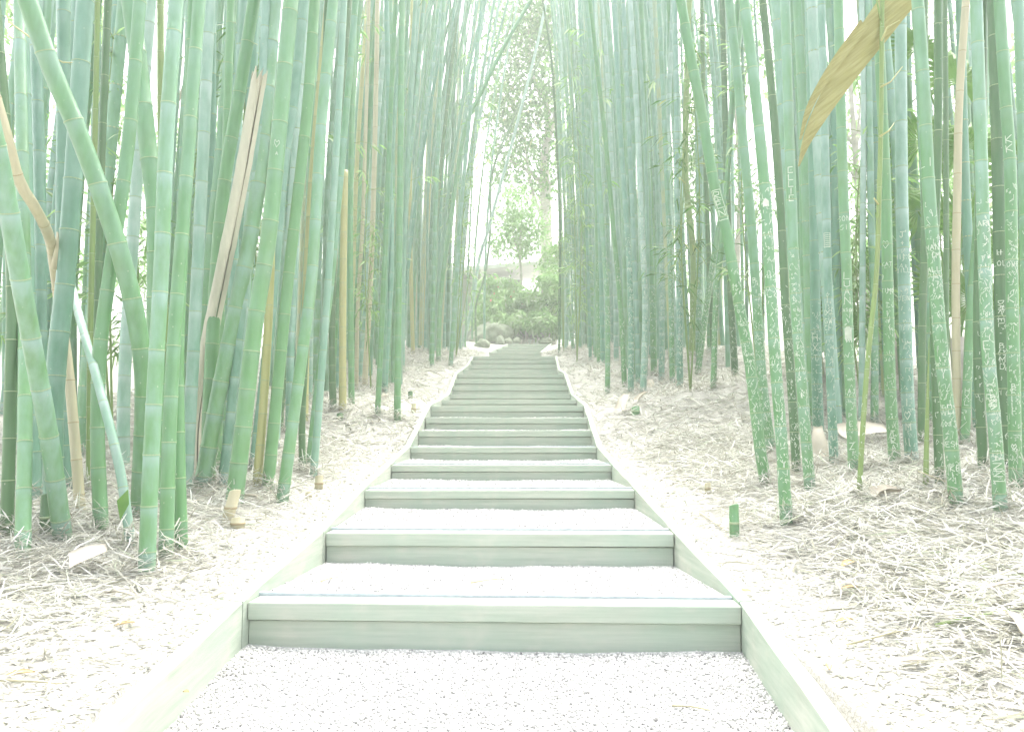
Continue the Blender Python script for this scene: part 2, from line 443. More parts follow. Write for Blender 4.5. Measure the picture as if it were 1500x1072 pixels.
for (i, y0, y1, e0, e1) in TREADS:
    nx_, ny_ = 30, 8
    o = len(GV)
    for b in range(ny_ + 1):
        t = b / ny_
        for a in range(nx_ + 1):
            u = a / nx_
            x = (e0[0] * (1 - t) + e1[0] * t) * (1 - u) + (e0[1] * (1 - t) + e1[1] * t) * u
            sk = SKEW[max(i, 0)] * x * (1 - t) + SKEW[i + 1] * x * t if i >= 0 else SKEW[0] * x * t
            GV.append((x, y0 + (y1 - y0) * t + sk, gravel_z(i, x, t)))
    for b in range(ny_):
        for a in range(nx_):
            q = o + b * (nx_ + 1) + a
            GF.append((q, q + 1, q + nx_ + 2, q + nx_ + 1))
tag(link('path', npmesh('path', GV, GF, True), M['gravel']), kind='structure')

# loose pebbles
def icosa():
    p = (1 + 5 ** 0.5) / 2
    v = np.array([(-1, p, 0), (1, p, 0), (-1, -p, 0), (1, -p, 0), (0, -1, p), (0, 1, p), (0, -1, -p), (0, 1, -p), (p, 0, -1), (p, 0, 1), (-p, 0, -1), (-p, 0, 1)]) / math.sqrt(1 + p * p)
    f = np.array([(0, 11, 5), (0, 5, 1), (0, 1, 7), (0, 7, 10), (0, 10, 11), (1, 5, 9), (5, 11, 4), (11, 10, 2), (10, 7, 6), (7, 1, 8), (3, 9, 4), (3, 4, 2), (3, 2, 6), (3, 6, 8), (3, 8, 9), (4, 9, 5), (2, 4, 11), (6, 2, 10), (8, 6, 7), (9, 8, 1)])
    return v, f
def rand_rot(n):
    q = rng.normal(size=(n, 4)); q /= np.linalg.norm(q, axis=1)[:, None]
    a, b, c, d = q.T
    return np.stack([np.stack([1 - 2 * (c * c + d * d), 2 * (b * c - a * d), 2 * (b * d + a * c)], -1),
                     np.stack([2 * (b * c + a * d), 1 - 2 * (b * b + d * d), 2 * (c * d - a * b)], -1),
                     np.stack([2 * (b * d - a * c), 2 * (c * d + a * b), 1 - 2 * (b * b + c * c)], -1)], 1)
def pebbles():
    pos = []; size = []
    for (i, y0, y1, e0, e1), n, r in zip(TREADS, [30000, 11000, 7000, 4500, 3000, 1500, 900, 700], [0.0055, 0.006, 0.0065, 0.007, 0.008, 0.009, 0.01, 0.01]):
        yy0 = 1.75 if i < 0 else y0 + 0.035
        for _ in range(n):
            t = random.uniform(0.04, 1)
            if i < 0: t = (1.75 + (y1 - 1.75) * random.random() ** 1.0 - y0) / (y1 - y0)
            u = random.random()
            x = (e0[0] * (1 - t) + e1[0] * t) * (1 - u) + (e0[1] * (1 - t) + e1[1] * t) * u
            x *= 0.985
            sk = SKEW[max(i, 0)] * x * (1 - t) + SKEW[i + 1] * x * t if i >= 0 else SKEW[0] * x * t
            sz = r * random.uniform(0.55, 1.35)
            y = y0 + (y1 - y0 - 0.06) * t + sk
            pos.append((x, y, gravel_z(i, x, t) + sz * 0.35)); size.append(sz)
    pos, size = np.array(pos), np.array(size)
    v, f = icosa(); n = len(pos)
    sc = size[:, None] * rng.uniform([0.8, 0.8, 0.5], [1.3, 1.0, 0.8], (n, 3))
    lv = v[None] * sc[:, None, :] * rng.uniform(0.8, 1.15, (n, 12, 1))
    lv = np.einsum('nij,nkj->nki', rand_rot(n), lv) + pos[:, None, :]
    ff = f[None] + (np.arange(n) * 12)[:, None, None]
    sh = np.repeat(rng.random(n), 12)
    tag(link('gravel', npmesh('gravel', lv.reshape(-1, 3), ff.reshape(-1, 3), False, {'shade': sh}), M['pebble']), 'pale crushed gravel loose on the treads between the planks', 'gravel', kind='stuff')
pebbles()

# ------------------------------------------------------------------ leaf litter
def blades(name, n, region, lrange, wrange, label, pitch=0.18, lift=0.012, shade=(0, 1), curl=0.09, cat='leaf litter'):
    P = []
    while len(P) < n:
        p = region()
        if p is not None: P.append(p)
    P = np.array(P); n = len(P)
    L = rng.uniform(*lrange, n) * rng.uniform(0.5, 1.0, n); Wd = rng.uniform(*wrange, n)
    L = L * P[:, 3]; Wd = Wd * P[:, 3] ** 0.5
    yaw = rng.uniform(0, 2 * math.pi, n); pt = rng.normal(0, pitch, n); roll = rng.normal(0, 0.5, n)
    d = np.stack([np.cos(yaw) * np.cos(pt), np.sin(yaw) * np.cos(pt), np.sin(pt)], -1)
    s = np.stack([-np.sin(yaw) * np.cos(roll), np.cos(yaw) * np.cos(roll), np.sin(roll)], -1)
    bend = rng.normal(0, curl, (n, 1)) * L[:, None]; bz = rng.normal(0, curl * 0.5, (n, 1)) * L[:, None]
    c = P[:, :3] + np.stack([np.zeros(n), np.zeros(n), np.abs(np.sin(pt)) * L * 0.5 + rng.random(n) * lift], -1)
    up = np.array([[0, 0, 1.0]])
    V = np.zeros((n, 6, 3))
    for k, (t, w) in enumerate(((-0.5, 0.35), (0.02, 1.0), (0.5, 0.12))):
        cc = c + d * (L * t)[:, None] + (s * bend + up * bz) * (0.5 - 2 * t * t)
        V[:, 2 * k] = cc + s * (Wd * w / 2)[:, None]; V[:, 2 * k + 1] = cc - s * (Wd * w / 2)[:, None]
    f = np.array([(0, 1, 3, 2), (2, 3, 5, 4)])
    Fq = (f[None] + (np.arange(n) * 6)[:, None, None]).reshape(-1, 4)
    sh = np.repeat(rng.uniform(shade[0], shade[1], n), 6)
    o = tag(link(name, npmesh(name, V.reshape(-1, 3), Fq, False, {'shade': sh}), M['litter']), label, cat, kind='stuff')
    return o
def region(side, y0, y1, s0, s1, power=1.0, lo=0.0):
    def f():
        y = y0 + (y1 - y0) * random.random() ** power
        s = s0 + (s1 - s0) * random.random()
        # litter thins out towards the planks
        if random.random() > lo + (1 - lo) * sm(0.05, 0.75, s): return None
        x = edge_r(y) + 0.07 + s if side > 0 else edge_l(y) - 0.07 - s
        if side > 0 and x > y * 0.75 + 0.4: return None
        if side < 0 and -x > y * 0.75 + 0.4: return None
        h = max(0, wob(x * 3.1, y * 3.3)) * 0.035 * sm(0.2, 0.8, s)
        return (x, y, ground(x, y) + random.random() * h, 1 + 0.03 * y)
    return f
blades('leaf_litter', 42000, region(1, 1.7, 7.5, 0, 3.2, 1.3), (0.07, 0.26), (0.003, 0.008), 'deep straw coloured bamboo leaf litter heaped on the right bank')
blades('leaf_litter', 28000, region(-1, 1.7, 7.5, 0, 3.0, 1.3), (0.07, 0.24), (0.003, 0.0075), 'straw coloured bamboo leaf litter covering the left bank')
blades('leaf_litter', 24000, region(1, 7.5, 24, 0.0, 3.5, 1.0, 0.4), (0.08, 0.24), (0.006, 0.014), 'pale leaf litter under the far culms on the right', pitch=0.25)
blades('leaf_litter', 24000, region(-1, 7.5, 24, 0.0, 3.5, 1.0, 0.4), (0.08, 0.24), (0.006, 0.014), 'pale leaf litter under the far culms on the left', pitch=0.25)
blades('mulch_chips', 32000, region(1, 1.7, 9, 0, 1.6, 1.3, 0.9), (0.012, 0.045), (0.003, 0.008), 'fine pale chips trodden along the right side of the stairs', 0.1, 0.006, (0.05, 1), 0.05, 'mulch')
blades('mulch_chips', 32000, region(-1, 1.7, 9, 0, 1.6, 1.3, 0.9), (0.012, 0.045), (0.003, 0.008), 'fine pale chips trodden along the left side of the stairs', 0.1, 0.006, (0.05, 1), 0.05, 'mulch')

# ------------------------------------------------------------------ bamboo culms
def ring_mesh(n, mat):
    prof = [(-0.5, 0.985), (-0.28, 1.05), (0.0, 1.075), (0.3, 1.045), (0.5, 0.985)]
    v, f = [], []
    for (z, r) in prof:
        for k in range(n):
            th = 2 * math.pi * k / n
            v.append((r * math.cos(th), r * math.sin(th), z))
    for j in range(len(prof) - 1):
        for k in range(n):
            f.append((j * n + k, j * n + (k + 1) % n, (j + 1) * n + (k + 1) % n, (j + 1) * n + k))
    me = pymesh('ring', v, f, True); me.materials.append(mat)
    return me
RINGS = {('p', 1): ring_mesh(16, M['ring']), ('p', 0): ring_mesh(10, M['ring']), ('b', 1): ring_mesh(16, M['ring_brown']), ('b', 0): ring_mesh(10, M['ring_brown'])}

class Axis:
    """smooth centre line through world points, by arc length"""
    def __init__(self, pts):
        P = [Vector(p) for p in pts]
        out = []
        n = len(P)
        for i in range(n - 1):
            p0, p1, p2, p3 = P[max(i - 1, 0)], P[i], P[i + 1], P[min(i + 2, n - 1)]
            if i == 0: p0 = p1 * 2 - p2
            if i == n - 2: p3 = p2 * 2 - p1
            for k in range(10):
                t = k / 10
                out.append(0.5 * ((2 * p1) + (p2 - p0) * t + (2 * p0 - 5 * p1 + 4 * p2 - p3) * t * t + (3 * p1 - p0 - 3 * p2 + p3) * t ** 3))
        out.append(P[-1])
        self.p = np.array([tuple(q) for q in out])
        self.s = np.concatenate([[0], np.cumsum(np.linalg.norm(np.diff(self.p, axis=0), axis=1))])
        self.len = float(self.s[-1])
    def pos(self, s):
        return Vector([float(np.interp(s, self.s, self.p[:, k])) for k in range(3)])
    def tan(self, s):
        return (self.pos(min(self.len, s + 0.04)) - self.pos(max(0, s - 0.04))).normalized()

CULMS = []
def build_culm(pts, dia, kind, label, group=None, internode=0.27, fine=True, pointed=False, name='bamboo_culm', single_rings=True, cut=False):
    base = Vector(pts[0])
    ax = Axis(pts)
    root = empty(name, base, label, 'bamboo', group)
    r0 = dia / 2
    n = 16 if fine else 10
    nodes = []
    s = random.uniform(0.05, 0.12)
    step = internode * 0.7
    while s < ax.len - 0.04:
        nodes.append(s)
        s += step * random.uniform(0.93, 1.07); step = min(internode * 1.25, step * 1.05 + 0.004)
    def rad(s):
        u = s / max(ax.len, 0.01)
        if pointed: return r0 * (1 - 0.93 * u ** 1.3)
        r = r0 * (1.04 - 0.05 * min(1, s / 0.5)) * (1 - 0.20 * min(1, s / 9.0))
        if ax.len > 4 and u > 0.8: r *= 1 - 0.35 * (u - 0.8) / 0.2
        return r
    st = [(-0.10, 0.0, 1.0), (0.0, 0.0, 1.0)]
    for i, a in enumerate(nodes):
        nx = nodes[i + 1] if i + 1 < len(nodes) else ax.len
        g = nx - a
        st += [(a - 0.012, 0.6, 1.0), (a - 0.004, 0.2, 1.035), (a + 0.004, 0.0, 1.045), (a + 0.014, 0.0, 0.985), (a + g * 0.45, 0.03, 1.0)]
        if g > 0.12: st += [(a + g * 0.72, 0.12, 1.0)]
    st.append((ax.len, 0.0, 1.0))
    V, wax = [], []
    fwd = Vector((-base.x, -base.y, 0)).normalized()
    for (s, w, m) in st:
        p = ax.pos(max(0, s)); t = ax.tan(max(0.0, s))
        if s < 0: p = p + t * s
        u = (fwd - t * fwd.dot(t)).normalized(); v = t.cross(u)
        r = rad(max(s, 0)) * m
        for k in range(n):
            th = 2 * math.pi * k / n
            V.append(p + (u * math.cos(th) + v * math.sin(th)) * r - base); wax.append(w + 0.38 * sm(0.6, 2.6, s))  # node bloom, plus a bluish sky reflection painted in with height
    Fq = []
    for j in range(len(st) - 1):
        for k in range(n):
            a, b = j * n + k, j * n + (k + 1) % n
            Fq.append((a, b, b + n, a + n))
    Fq2 = Fq + [tuple(range((len(st) - 1) * n, len(st) * n))]
    me = pymesh('stalk', V, Fq2, True)
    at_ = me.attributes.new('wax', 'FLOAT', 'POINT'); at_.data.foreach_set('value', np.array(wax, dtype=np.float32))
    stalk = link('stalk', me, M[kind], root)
    rk = 'b' if kind in ('tan',) else 'p'
    if single_rings:
        for a in nodes:
            o = link('node_ring', RINGS[(rk, 1 if fine else 0)], None, stalk)
            t = ax.tan(a); o.location = ax.pos(a) - base
            o.rotation_mode = 'QUATERNION'; o.rotation_quaternion = t.to_track_quat('Z', 'Y')
            rr = rad(a) * 1.0
            o.scale = (rr, rr, 0.008 * (0.6 + rr / 0.05 * 0.4))
    else:
        RV, RF = [], []
        src = RINGS[(rk, 0)]
        sv = [v.co.copy() for v in src.vertices]; sf = [tuple(p.vertices) for p in src.polygons]
        for a in nodes:
            q = ax.tan(a).to_track_quat('Z', 'Y'); rr = rad(a); o = len(RV)
            for v in sv: RV.append(q @ Vector((v.x * rr, v.y * rr, v.z * 0.014)) + ax.pos(a) - base)
            RF += [tuple(i + o for i in f) for f in sf]
        if RV:
            o = link('node_rings', pymesh('rings', RV, RF, True), M['ring_brown' if rk == 'b' else 'ring'], stalk); o['kind'] = 'stuff'
    info = dict(root=root, stalk=stalk, ax=ax, rad=rad, base=base, fwd=fwd, nodes=nodes)
    CULMS.append(info)
    return info

def px_culm(pix, wpx, kind, label, group=None, extra=None, lean=0.0, Y=None, **kw):
    """pix: centre line in the photograph from the foot upwards; the foot stands on the ground"""
    b = at(*pix[0], Y) if Y else hit(*pix[0])
    if Y: b.z = ground(b.x, b.y)
    pts = [b]
    for (x, y, *dy) in pix[1:]:
        z = at(x, y, b.y).z
        pts.append(at(x, y, b.y + lean * (z - b.z) + (dy[0] if dy else 0)))
    if extra is None:
        extra = 1.6 + 0.12 * b.y
    if extra > 0:
        d = (pts[-1] - pts[-2]).normalized()
        pts.append(pts[-1] + d * extra * 0.5); pts.append(pts[-1] + d * extra * 0.5 + Vector((0.02 * (-1 if b.x > 0 else 1), 0, 0)))
    dia = min(0.91 * wpx * b.y / F, 0.115)
    return build_culm(pts, dia, kind, label, group, fine=wpx >= 8, single_rings=wpx >= 7, **kw)

L = {}
GL, GR = 'culms lining the left side of the stairs', 'culms lining the right side of the stairs'
left = [
 ('L1', [(10, 785), (14, 620), (18, 420), (8, 200), (-8, 0)], 19, 'dark', 'dark green culm at the very left edge, standing upright'),
 ('L2', [(33, 815), (37, 600), (36, 450), (33, 250), (28, 0)], 23, 'green', 'upright green culm second from the left edge at ground level'),
 ('L3', [(92, 790), (72, 640), (50, 520), (32, 420), (13, 310), (-12, 190), (-50, 40)], 27, 'green', 'thick green culm leaning left out of the frame, crossing an upright one'),
 ('L4', [(80, 752), (78, 620), (85, 510), (95, 420), (106, 280), (116, 140), (125, 0)], 30, 'teal', 'thick bluish green culm with a bent foot behind the left leaning one'),
 ('L5', [(148, 775), (143, 640), (146, 520), (158, 420), (176, 300), (190, 190), (205, 0)], 22, 'green', 'green culm curving right, left of the pale slanting thin one'),
 ('L6', [(192, 800), (178, 700), (162, 630), (138, 540, 0.1), (114, 455, 0.4), (98, 380, 0.9), (92, 300, 1.3), (88, 100, 1.5), (86, 0, 1.5)], 15, 'waxy', 'thin pale waxy culm slanting left beside a single fresh green leaf'),
 ('L7', [(207, 692), (211, 570), (200, 470), (180, 385), (150, 290), (113, 190), (75, 100), (40, 0)], 28, 'green', 'long thick culm crossing diagonally to the upper left corner'),
 ('L8', [(226, 722), (228, 500), (228, 320), (216, 210), (204, 100), (190, 0)], 30, 'green', 'thick freckled culm tilting left behind the tallest front culm'),
 ('L9', [(215, 838), (220, 700), (227, 560), (236, 400), (244, 200), (258, 0)], 25, 'green', 'foremost thick green culm on the left, foot closest to the camera'),
 ('L10', [(243, 815), (248, 640), (256, 480), (270, 300), (283, 120), (292, 0)], 22, 'green', 'green culm just right of the foremost left one'),
 ('L11', [(266, 803), (262, 640), (262, 480), (276, 200), (283, 0)], 19, 'green', 'short visible foot of a green culm tucked behind its right neighbour'),
 ('L12', [(272, 722), (281, 560), (288, 420), (297, 235), (307, 0)], 20, 'waxy', 'waxy pale green culm left of the split dead one'),
 ('L14', [(295, 717), (318, 590), (342, 470), (368, 340), (386, 200), (402, 0)], 26, 'green', 'green culm leaning right, joined along its right neighbour'),
 ('L15', [(343, 737), (357, 620), (374, 470), (393, 350), (408, 200), (426, 0)], 27, 'green', 'thick light green culm with a faint carved heart'),
 ('L16', [(325, 716), (334, 640), (345, 540), (360, 400), (380, 200), (390, 0)], 15, 'teal', 'bluish culm half hidden between two joined leaning culms'),
 ('L17', [(376, 716), (386, 590), (394, 450), (399, 300), (404, 180)], 14, 'yellow', 'dead straw yellow culm standing between green ones above a cut stump'),
 ('L18', [(392, 718), (407, 562), (421, 420), (431, 330), (450, 160), (461, 0)], 19, 'green', 'green culm leaning slightly right beside the straw yellow one'),
 ('L18b', [(372, 690), (395, 480), (415, 250), (430, 150), (446, 0)], 17, 'teal', 'bluish culm showing behind the upper parts of the leaning pair'),
 ('L19', [(413, 736), (433, 590), (445, 500), (457, 400), (470, 192), (488, 0)], 19, 'green', 'slender green culm in front near the plank, foot at the cut stubs'),
 ('L20', [(459, 697), (468, 587), (480, 420), (488, 296), (498, 121), (504, 0)], 12, 'waxy', 'whitish waxy culm with its foot right of the slender front one'),
 ('L21', [(443, 690), (443, 600), (452, 450), (468, 250), (480, 0)], 11, 'dark', 'thin dark culm behind the slender front one'),
 ('L22', [(453, 684), (466, 560), (484, 420), (494, 310), (508, 153), (521, 0)], 12, 'green', 'thin green culm close behind the whitish waxy one'),
 ('L23', [(502, 602), (502, 480), (503, 380), (505, 250)], 12, 'yellow', 'short thick yellow culm with a green foot, first yellow one past the bend'),
 ('L24', [(534, 565), (542, 427), (547, 290), (551, 118), (553, 0)], 9, 'tan', 'tall tan culm rising the full height beside the short yellow one'),
 ('L25', [(522, 570), (524, 452), (531, 332), (536, 180), (539, 60)], 7, 'tan', 'brownish thin culm left of the tall tan one'),
 ('L26', [(515, 592), (513, 400), (514, 250), (520, 0)], 10, 'green', 'green culm between the short yellow and the brownish one'),
 ('L27', [(488, 600), (486, 480), (492, 300), (505, 100), (512, 0)], 11, 'dark', 'dark culm left of the short yellow one'),
 ('L28', [(553, 608), (559, 478), (566, 320), (574, 120), (580, 0)], 9, 'green', 'left of two free standing green culms in front of the straw bank'),
 ('L29', [(563, 578), (568, 480), (573, 380), (570, 200), (566, 0)], 10, 'teal', 'bluish culm tucked behind the free standing front pair'),
 ('L30', [(582, 615), (583, 500), (585, 360), (587, 180), (589, 0)], 11, 'green', 'right of two free standing green culms in front of the straw bank'),
 ('L31', [(605, 519), (602, 400), (601, 280), (603, 0)], 7, 'yellow', 'leftmost of three yellow culms standing close together'),
 ('L32', [(611, 512), (611, 400), (613, 250), (616, 0)], 5.5, 'tan', 'middle of three yellow culms standing close together'),
 ('L33', [(621, 514), (625, 380), (631, 235), (640, 0)], 5.5, 'yellow', 'rightmost of three yellow culms standing close together'),
 ('L34', [(632, 540), (635, 411), (640, 250), (650, 0)], 8, 'green', 'green culm on the far left bank with the lowest foot of its clump'),
 ('L35', [(642, 529), (645, 440), (656, 350), (680, 196), (708, 130), (740, 66), (778, 0)], 8, 'green', 'culm bending far right over the stairs to the top centre'),
 ('L36', [(660, 536), (668, 416), (676, 300), (690, 150), (706, 0)], 7.5, 'green', 'green culm nearest the planks at the far left clump'),
 ('L37', [(678, 508), (693, 438), (702, 380), (714, 341), (725, 300), (744, 232), (761, 168), (786, 70), (800, 5)], 6, 'waxy', 'white waxy culm arching over the path at the centre'),
 ('L38', [(698, 506), (697, 450), (711, 400), (718, 340), (722, 250), (758, 162), (786, 98), (808, 55)], 4, 'dark', 'last thin dark culm on the left, beside the boulders'),
 # behind
 ('B1', [(50, 735), (44, 560), (40, 420), (36, 200), (30, 0)], 24, 'teal', 'upright bluish culm behind the left leaning one, near the left edge'),
 ('B2', [(62, 728), (60, 500), (58, 250), (50, 0)], 19, 'teal', 'narrow upright culm second behind the left leaning one'),
 ('B3', [(95, 722), (90, 500), (92, 250), (94, 0)], 22, 'teal', 'upright culm left of the bent bluish one in the second row'),
 ('B4', [(130, 720), (132, 500), (138, 250), (143, 0)], 9, 'olive', 'thin brown culm right of the bent bluish one'),
 ('B5', [(140, 712), (141, 520), (148, 250), (158, 0)], 13, 'dark', 'thin dark upright culm beside the white gap on the left'),
 ('B6', [(180, 690), (182, 560), (168, 620), ][:2] + [(190, 420), (205, 200), (221, 0)], 20, 'waxy', 'pale culm in the second row behind the freckled one'),
 ('B7', [(240, 705), (241, 450), (236, 220), (235, 0)], 12, 'olive', 'thin olive culm behind the foremost left one'),
 ('B8', [(318, 690), (322, 480), (330, 250), (338, 0)], 14, 'green', 'culm in the second row left of the split dead one'),
 ('B9', [(305, 712), (308, 560), (325, 300), (350, 140), (372, 0)], 22, 'green', 'culm leaning right behind the split dead one'),
 ('B10', [(352, 690), (356, 520), (366, 300), (384, 150), (396, 0)], 17, 'waxy', 'waxy culm right of the split dead one, second row'),
]
for key, pix, w, kind, label in left:
    L[key] = px_culm(pix, w, kind, label, GL, extra=0.0 if key in ('L17', 'L23') else None, Y={'L7': 4.2, 'L8': 4.6, 'L4': 3.95}.get(key),
        lean={'L7': -0.24, 'L3': -0.36, 'L2': 0.25, 'L6': 0.1}.get(key, random.uniform(-0.01, 0.02)))

right = [
 ('R1', [(819, 521), (820, 400), (820, 330), (815, 200), (808, 90), (795, 0)], 4.5, 'dark', 'thin dark culm on the right nearest the path centre'),
 ('R2', [(840, 513), (831, 425), (827, 300), (817, 120), (808, 0)], 6, 'green', 'slim culm with a foot swung right, far right clump by the upper steps'),
 ('R3', [(852, 498), (845, 390), (839, 300), (828, 120), (815, 0)], 6, 'waxy', 'slim waxy culm in the far right clump'),
 ('R4', [(861, 504), (859, 400), (852, 250), (836, 60), (830, 0)], 5, 'green', 'slim upright culm right of the far waxy one'),
 ('R5', [(873, 500), (870, 420), (860, 360), (848, 300), (838, 150), (828, 0)], 7, 'green', 'culm with a kinked foot leaning left in the far right clump'),
 ('R6', [(878, 537), (876, 420), (874, 300), (870, 150), (862, 0)], 8, 'green', 'carved green culm behind the small bracket of cut wood on the right'),
 ('R7', [(890, 577), (890, 450), (885, 375), (880, 300), (868, 100), (858, 0)], 8.5, 'green', 'slim carved culm standing farthest forward at the middle right bank'),
 ('R8', [(915, 568), (909, 449), (898, 330), (886, 196), (876, 112), (864, 0)], 8.5, 'green', 'slim carved culm leaning left, second from the forward one'),
 ('R9', [(924, 577), (924, 449), (918, 330), (907, 168), (900, 0)], 9.5, 'teal', 'carved culm standing directly above the pale papery sheath'),
 ('R10', [(942, 577), (945, 449), (940, 330), (933, 168), (923, 0)], 10, 'waxy', 'whitish waxy carved culm right of the pale papery sheath'),
 ('R11', [(958, 549), (955, 420), (949, 318), (944, 150), (939, 0)], 10.5, 'green', 'plain green culm right of the whitish waxy one'),
 ('R12', [(969, 558), (970, 345), (975, 240), (981, 120), (986, 0)], 9.5, 'waxy', 'waxy culm leaning slightly right among straight neighbours'),
 ('R13', [(985, 561), (983, 440), (980, 340), (972, 150), (965, 0)], 9, 'green', 'narrow carved culm between two lighter ones in mid bank'),
 ('R14', [(996, 567), (995, 430), (992, 300), (991, 150), (988, 0)], 10.5, 'teal', 'carved bluish culm left of the kinked olive one'),
 ('R15', [(1014, 522), (1016, 420), (1015, 361), (1008, 300), (1004, 240), (1006, 120), (1010, 0)], 11, 'olive', 'olive brown culm with a kink halfway up'),
 ('R16', [(1024, 525), (1024, 400), (1026, 200), (1030, 0)], 13, 'green', 'broad upright culm behind the right leaning carved one'),
 ('R17', [(1022, 547), (1037, 435), (1050, 351), (1061, 284), (1074, 150), (1088, 0)], 10, 'green', 'carved culm leaning right and crossing behind the big leaning one'),
 ('R18', [(1045, 568), (1049, 435), (1057, 361), (1066, 250), (1080, 0)], 9.5, 'green', 'slim carved culm next to the right leaning one'),
 ('R19', [(1077, 551), (1071, 440), (1066, 300), (1058, 0)], 11, 'dark', 'dark green culm standing behind the big leaning culm'),
 ('R20', [(1122, 713), (1112, 646), (1098, 531), (1084, 455), (1063, 335), (1045, 265), (1028, 165), (1011, 80), (997, 0)], 18, 'green', 'big carved culm leaning far left with a boxed word'),
 ('R21', [(1130, 664), (1117, 564), (1109, 450), (1101, 334), (1091, 230), (1080, 110), (1068, 0)], 16, 'green', 'thick carved culm second behind the big leaning one'),
 ('R22', [(1152, 767), (1145, 646), (1137, 548), (1130, 440), (1122, 300), (1108, 150), (1090, 0)], 19, 'green', 'pale heavily scratched culm, foremost foot on the right'),
 ('R23', [(1167, 692), (1158, 548), (1150, 440), (1143, 300), (1130, 130), (1117, 0)], 14, 'dark', 'dark carved culm right of the pale heavily scratched one'),
 ('R24', [(1187, 722), (1174, 560), (1165, 440), (1161, 334), (1156, 200), (1150, 0)], 17, 'green', 'carved green culm with a name in upright capitals below the dry frond'),
 ('R25', [(1199, 643), (1195, 480), (1193, 330), (1190, 180), (1186, 0)], 17, 'teal', 'bluish culm with a large carved cross in its middle'),
 ('R26', [(1222, 680), (1216, 540), (1213, 420), (1208, 200), (1203, 0)], 14, 'teal', 'bluish carved culm with a white scratched rectangle'),
 ('R27', [(1251, 692), (1244, 537), (1240, 400), (1234, 240), (1228, 0)], 17, 'green', 'green culm with a bare white patch and upright carved name'),
 ('R28', [(1258, 730), (1267, 580), (1276, 480), (1284, 400), (1288, 284), (1291, 150), (1292, 30)], 8, 'olive', 'thin olive culm with side twigs in front of the others'),
 ('R29', [(1281, 626), (1281, 480), (1276, 300), (1270, 0)], 12, 'green', 'narrow green culm behind the thin olive one'),
 ('R30', [(1311, 683), (1304, 566), (1301, 450), (1297, 270), (1285, 0)], 18, 'green', 'green culm with upright capitals carved near its foot'),
 ('R31', [(1336, 680), (1329, 570), (1325, 430), (1321, 280), (1319, 0)], 20, 'teal', 'broad blue grey waxy culm with a carved heart'),
 ('R32', [(1350, 650), (1351, 480), (1355, 300), (1354, 0)], 12, 'dark', 'dark narrow culm behind the broad waxy one'),
 ('R34', [(1377, 712), (1371, 560), (1368, 400), (1374, 200), (1374, 0)], 14, 'dark', 'dark culm behind the pointed young shoot'),
 ('R35', [(1401, 742), (1391, 626), (1380, 528), (1371, 420), (1360, 270), (1353, 130), (1344, 0)], 21, 'green', 'thick carved green culm beside the pointed young shoot'),
 ('R36', [(1403, 655), (1400, 430), (1402, 300), (1405, 150), (1415, 0)], 13, 'tan', 'dead tan culm standing before the bright palm leaves'),
 ('R37', [(1413, 657), (1417, 560), (1422, 450), (1432, 330), (1440, 200), (1446, 0)], 14, 'green', 'green culm leaning right behind the dead tan one'),
 ('R38', [(1441, 693), (1433, 530), (1434, 380), (1438, 200), (1440, 0)], 15, 'dark', 'dark culm left of the second thick carved one from the right edge'),
 ('R39', [(1466, 754), (1457, 626), (1447, 510), (1442, 380), (1437, 220), (1430, 0)], 20, 'green', 'thick carved culm with the lowest foot near the right edge'),
 ('R40', [(1479, 695), (1471, 600), (1466, 430), (1461, 200), (1455, 0)], 20, 'dark', 'dark thick culm with sparse carved capitals near the right edge'),
 ('R41', [(1488, 719), (1485, 560), (1482, 400), (1480, 250), (1472, 130), (1464, 0)], 19, 'green', 'carved green culm second from the right edge'),
 ('R42', [(1506, 712), (1504, 500), (1500, 250), (1492, 0)], 18, 'green', 'culm cut by the right edge of the photo'),
 ('R43', [(1262, 628), (1263, 480), (1264, 330), (1265, 150), (1262, 0)], 10, 'waxy', 'thin waxy culm in the gap left of the thin olive one'),
 ('R44', [(1228, 625), (1226, 450), (1222, 200), (1218, 0)], 12, 'teal', 'narrow culm behind the scratched rectangle one'),
 ('R45', [(1387, 640), (1386, 450), (1386, 250), (1384, 0)], 9, 'dark', 'very thin dark culm left of the dead tan one'),
 ('R46', [(1180, 625), (1178, 450), (1176, 250), (1173, 0)], 13, 'green', 'narrow green culm behind the one with capitals below the frond'),
]
for key, pix, w, kind, label in right:
    L[key] = px_culm(pix, w, kind, label, GR, lean=random.uniform(-0.01, 0.02), Y={'R3': 22.0, 'R4': 21.0, 'R5': 20.0}.get(key))
# pointed young shoot
L['R33'] = px_culm([(1356, 715), (1358, 620), (1361, 495)], 9, 'olive', 'short pointed young bamboo shoot among carved culms', GR, extra=0, pointed=True, internode=0.14)
# forked dead culm, left
f1 = px_culm([(118, 756), (110, 650), (100, 540), (88, 455), (79, 385, -0.1), (73, 350, -0.3), (55, 310, -0.5), (28, 265, -0.65), (8, 195, -0.75), (-14, 120, -0.8)], 16, 'tan', 'dead tan culm with a broken fork, slanting to the left edge', GL, extra=0.3, lean=0.0, Y=4.2)
sb = [at(x, y, f1['base'].y - 0.25) - f1['base'] for (x, y) in ((80, 395), (86, 365), (84, 340))]
v, f = tube(sb, [0.021, 0.018, 0.004], 10); link('broken_fork', pymesh('fork', v, f, True), M['tan'], f1['stalk'])

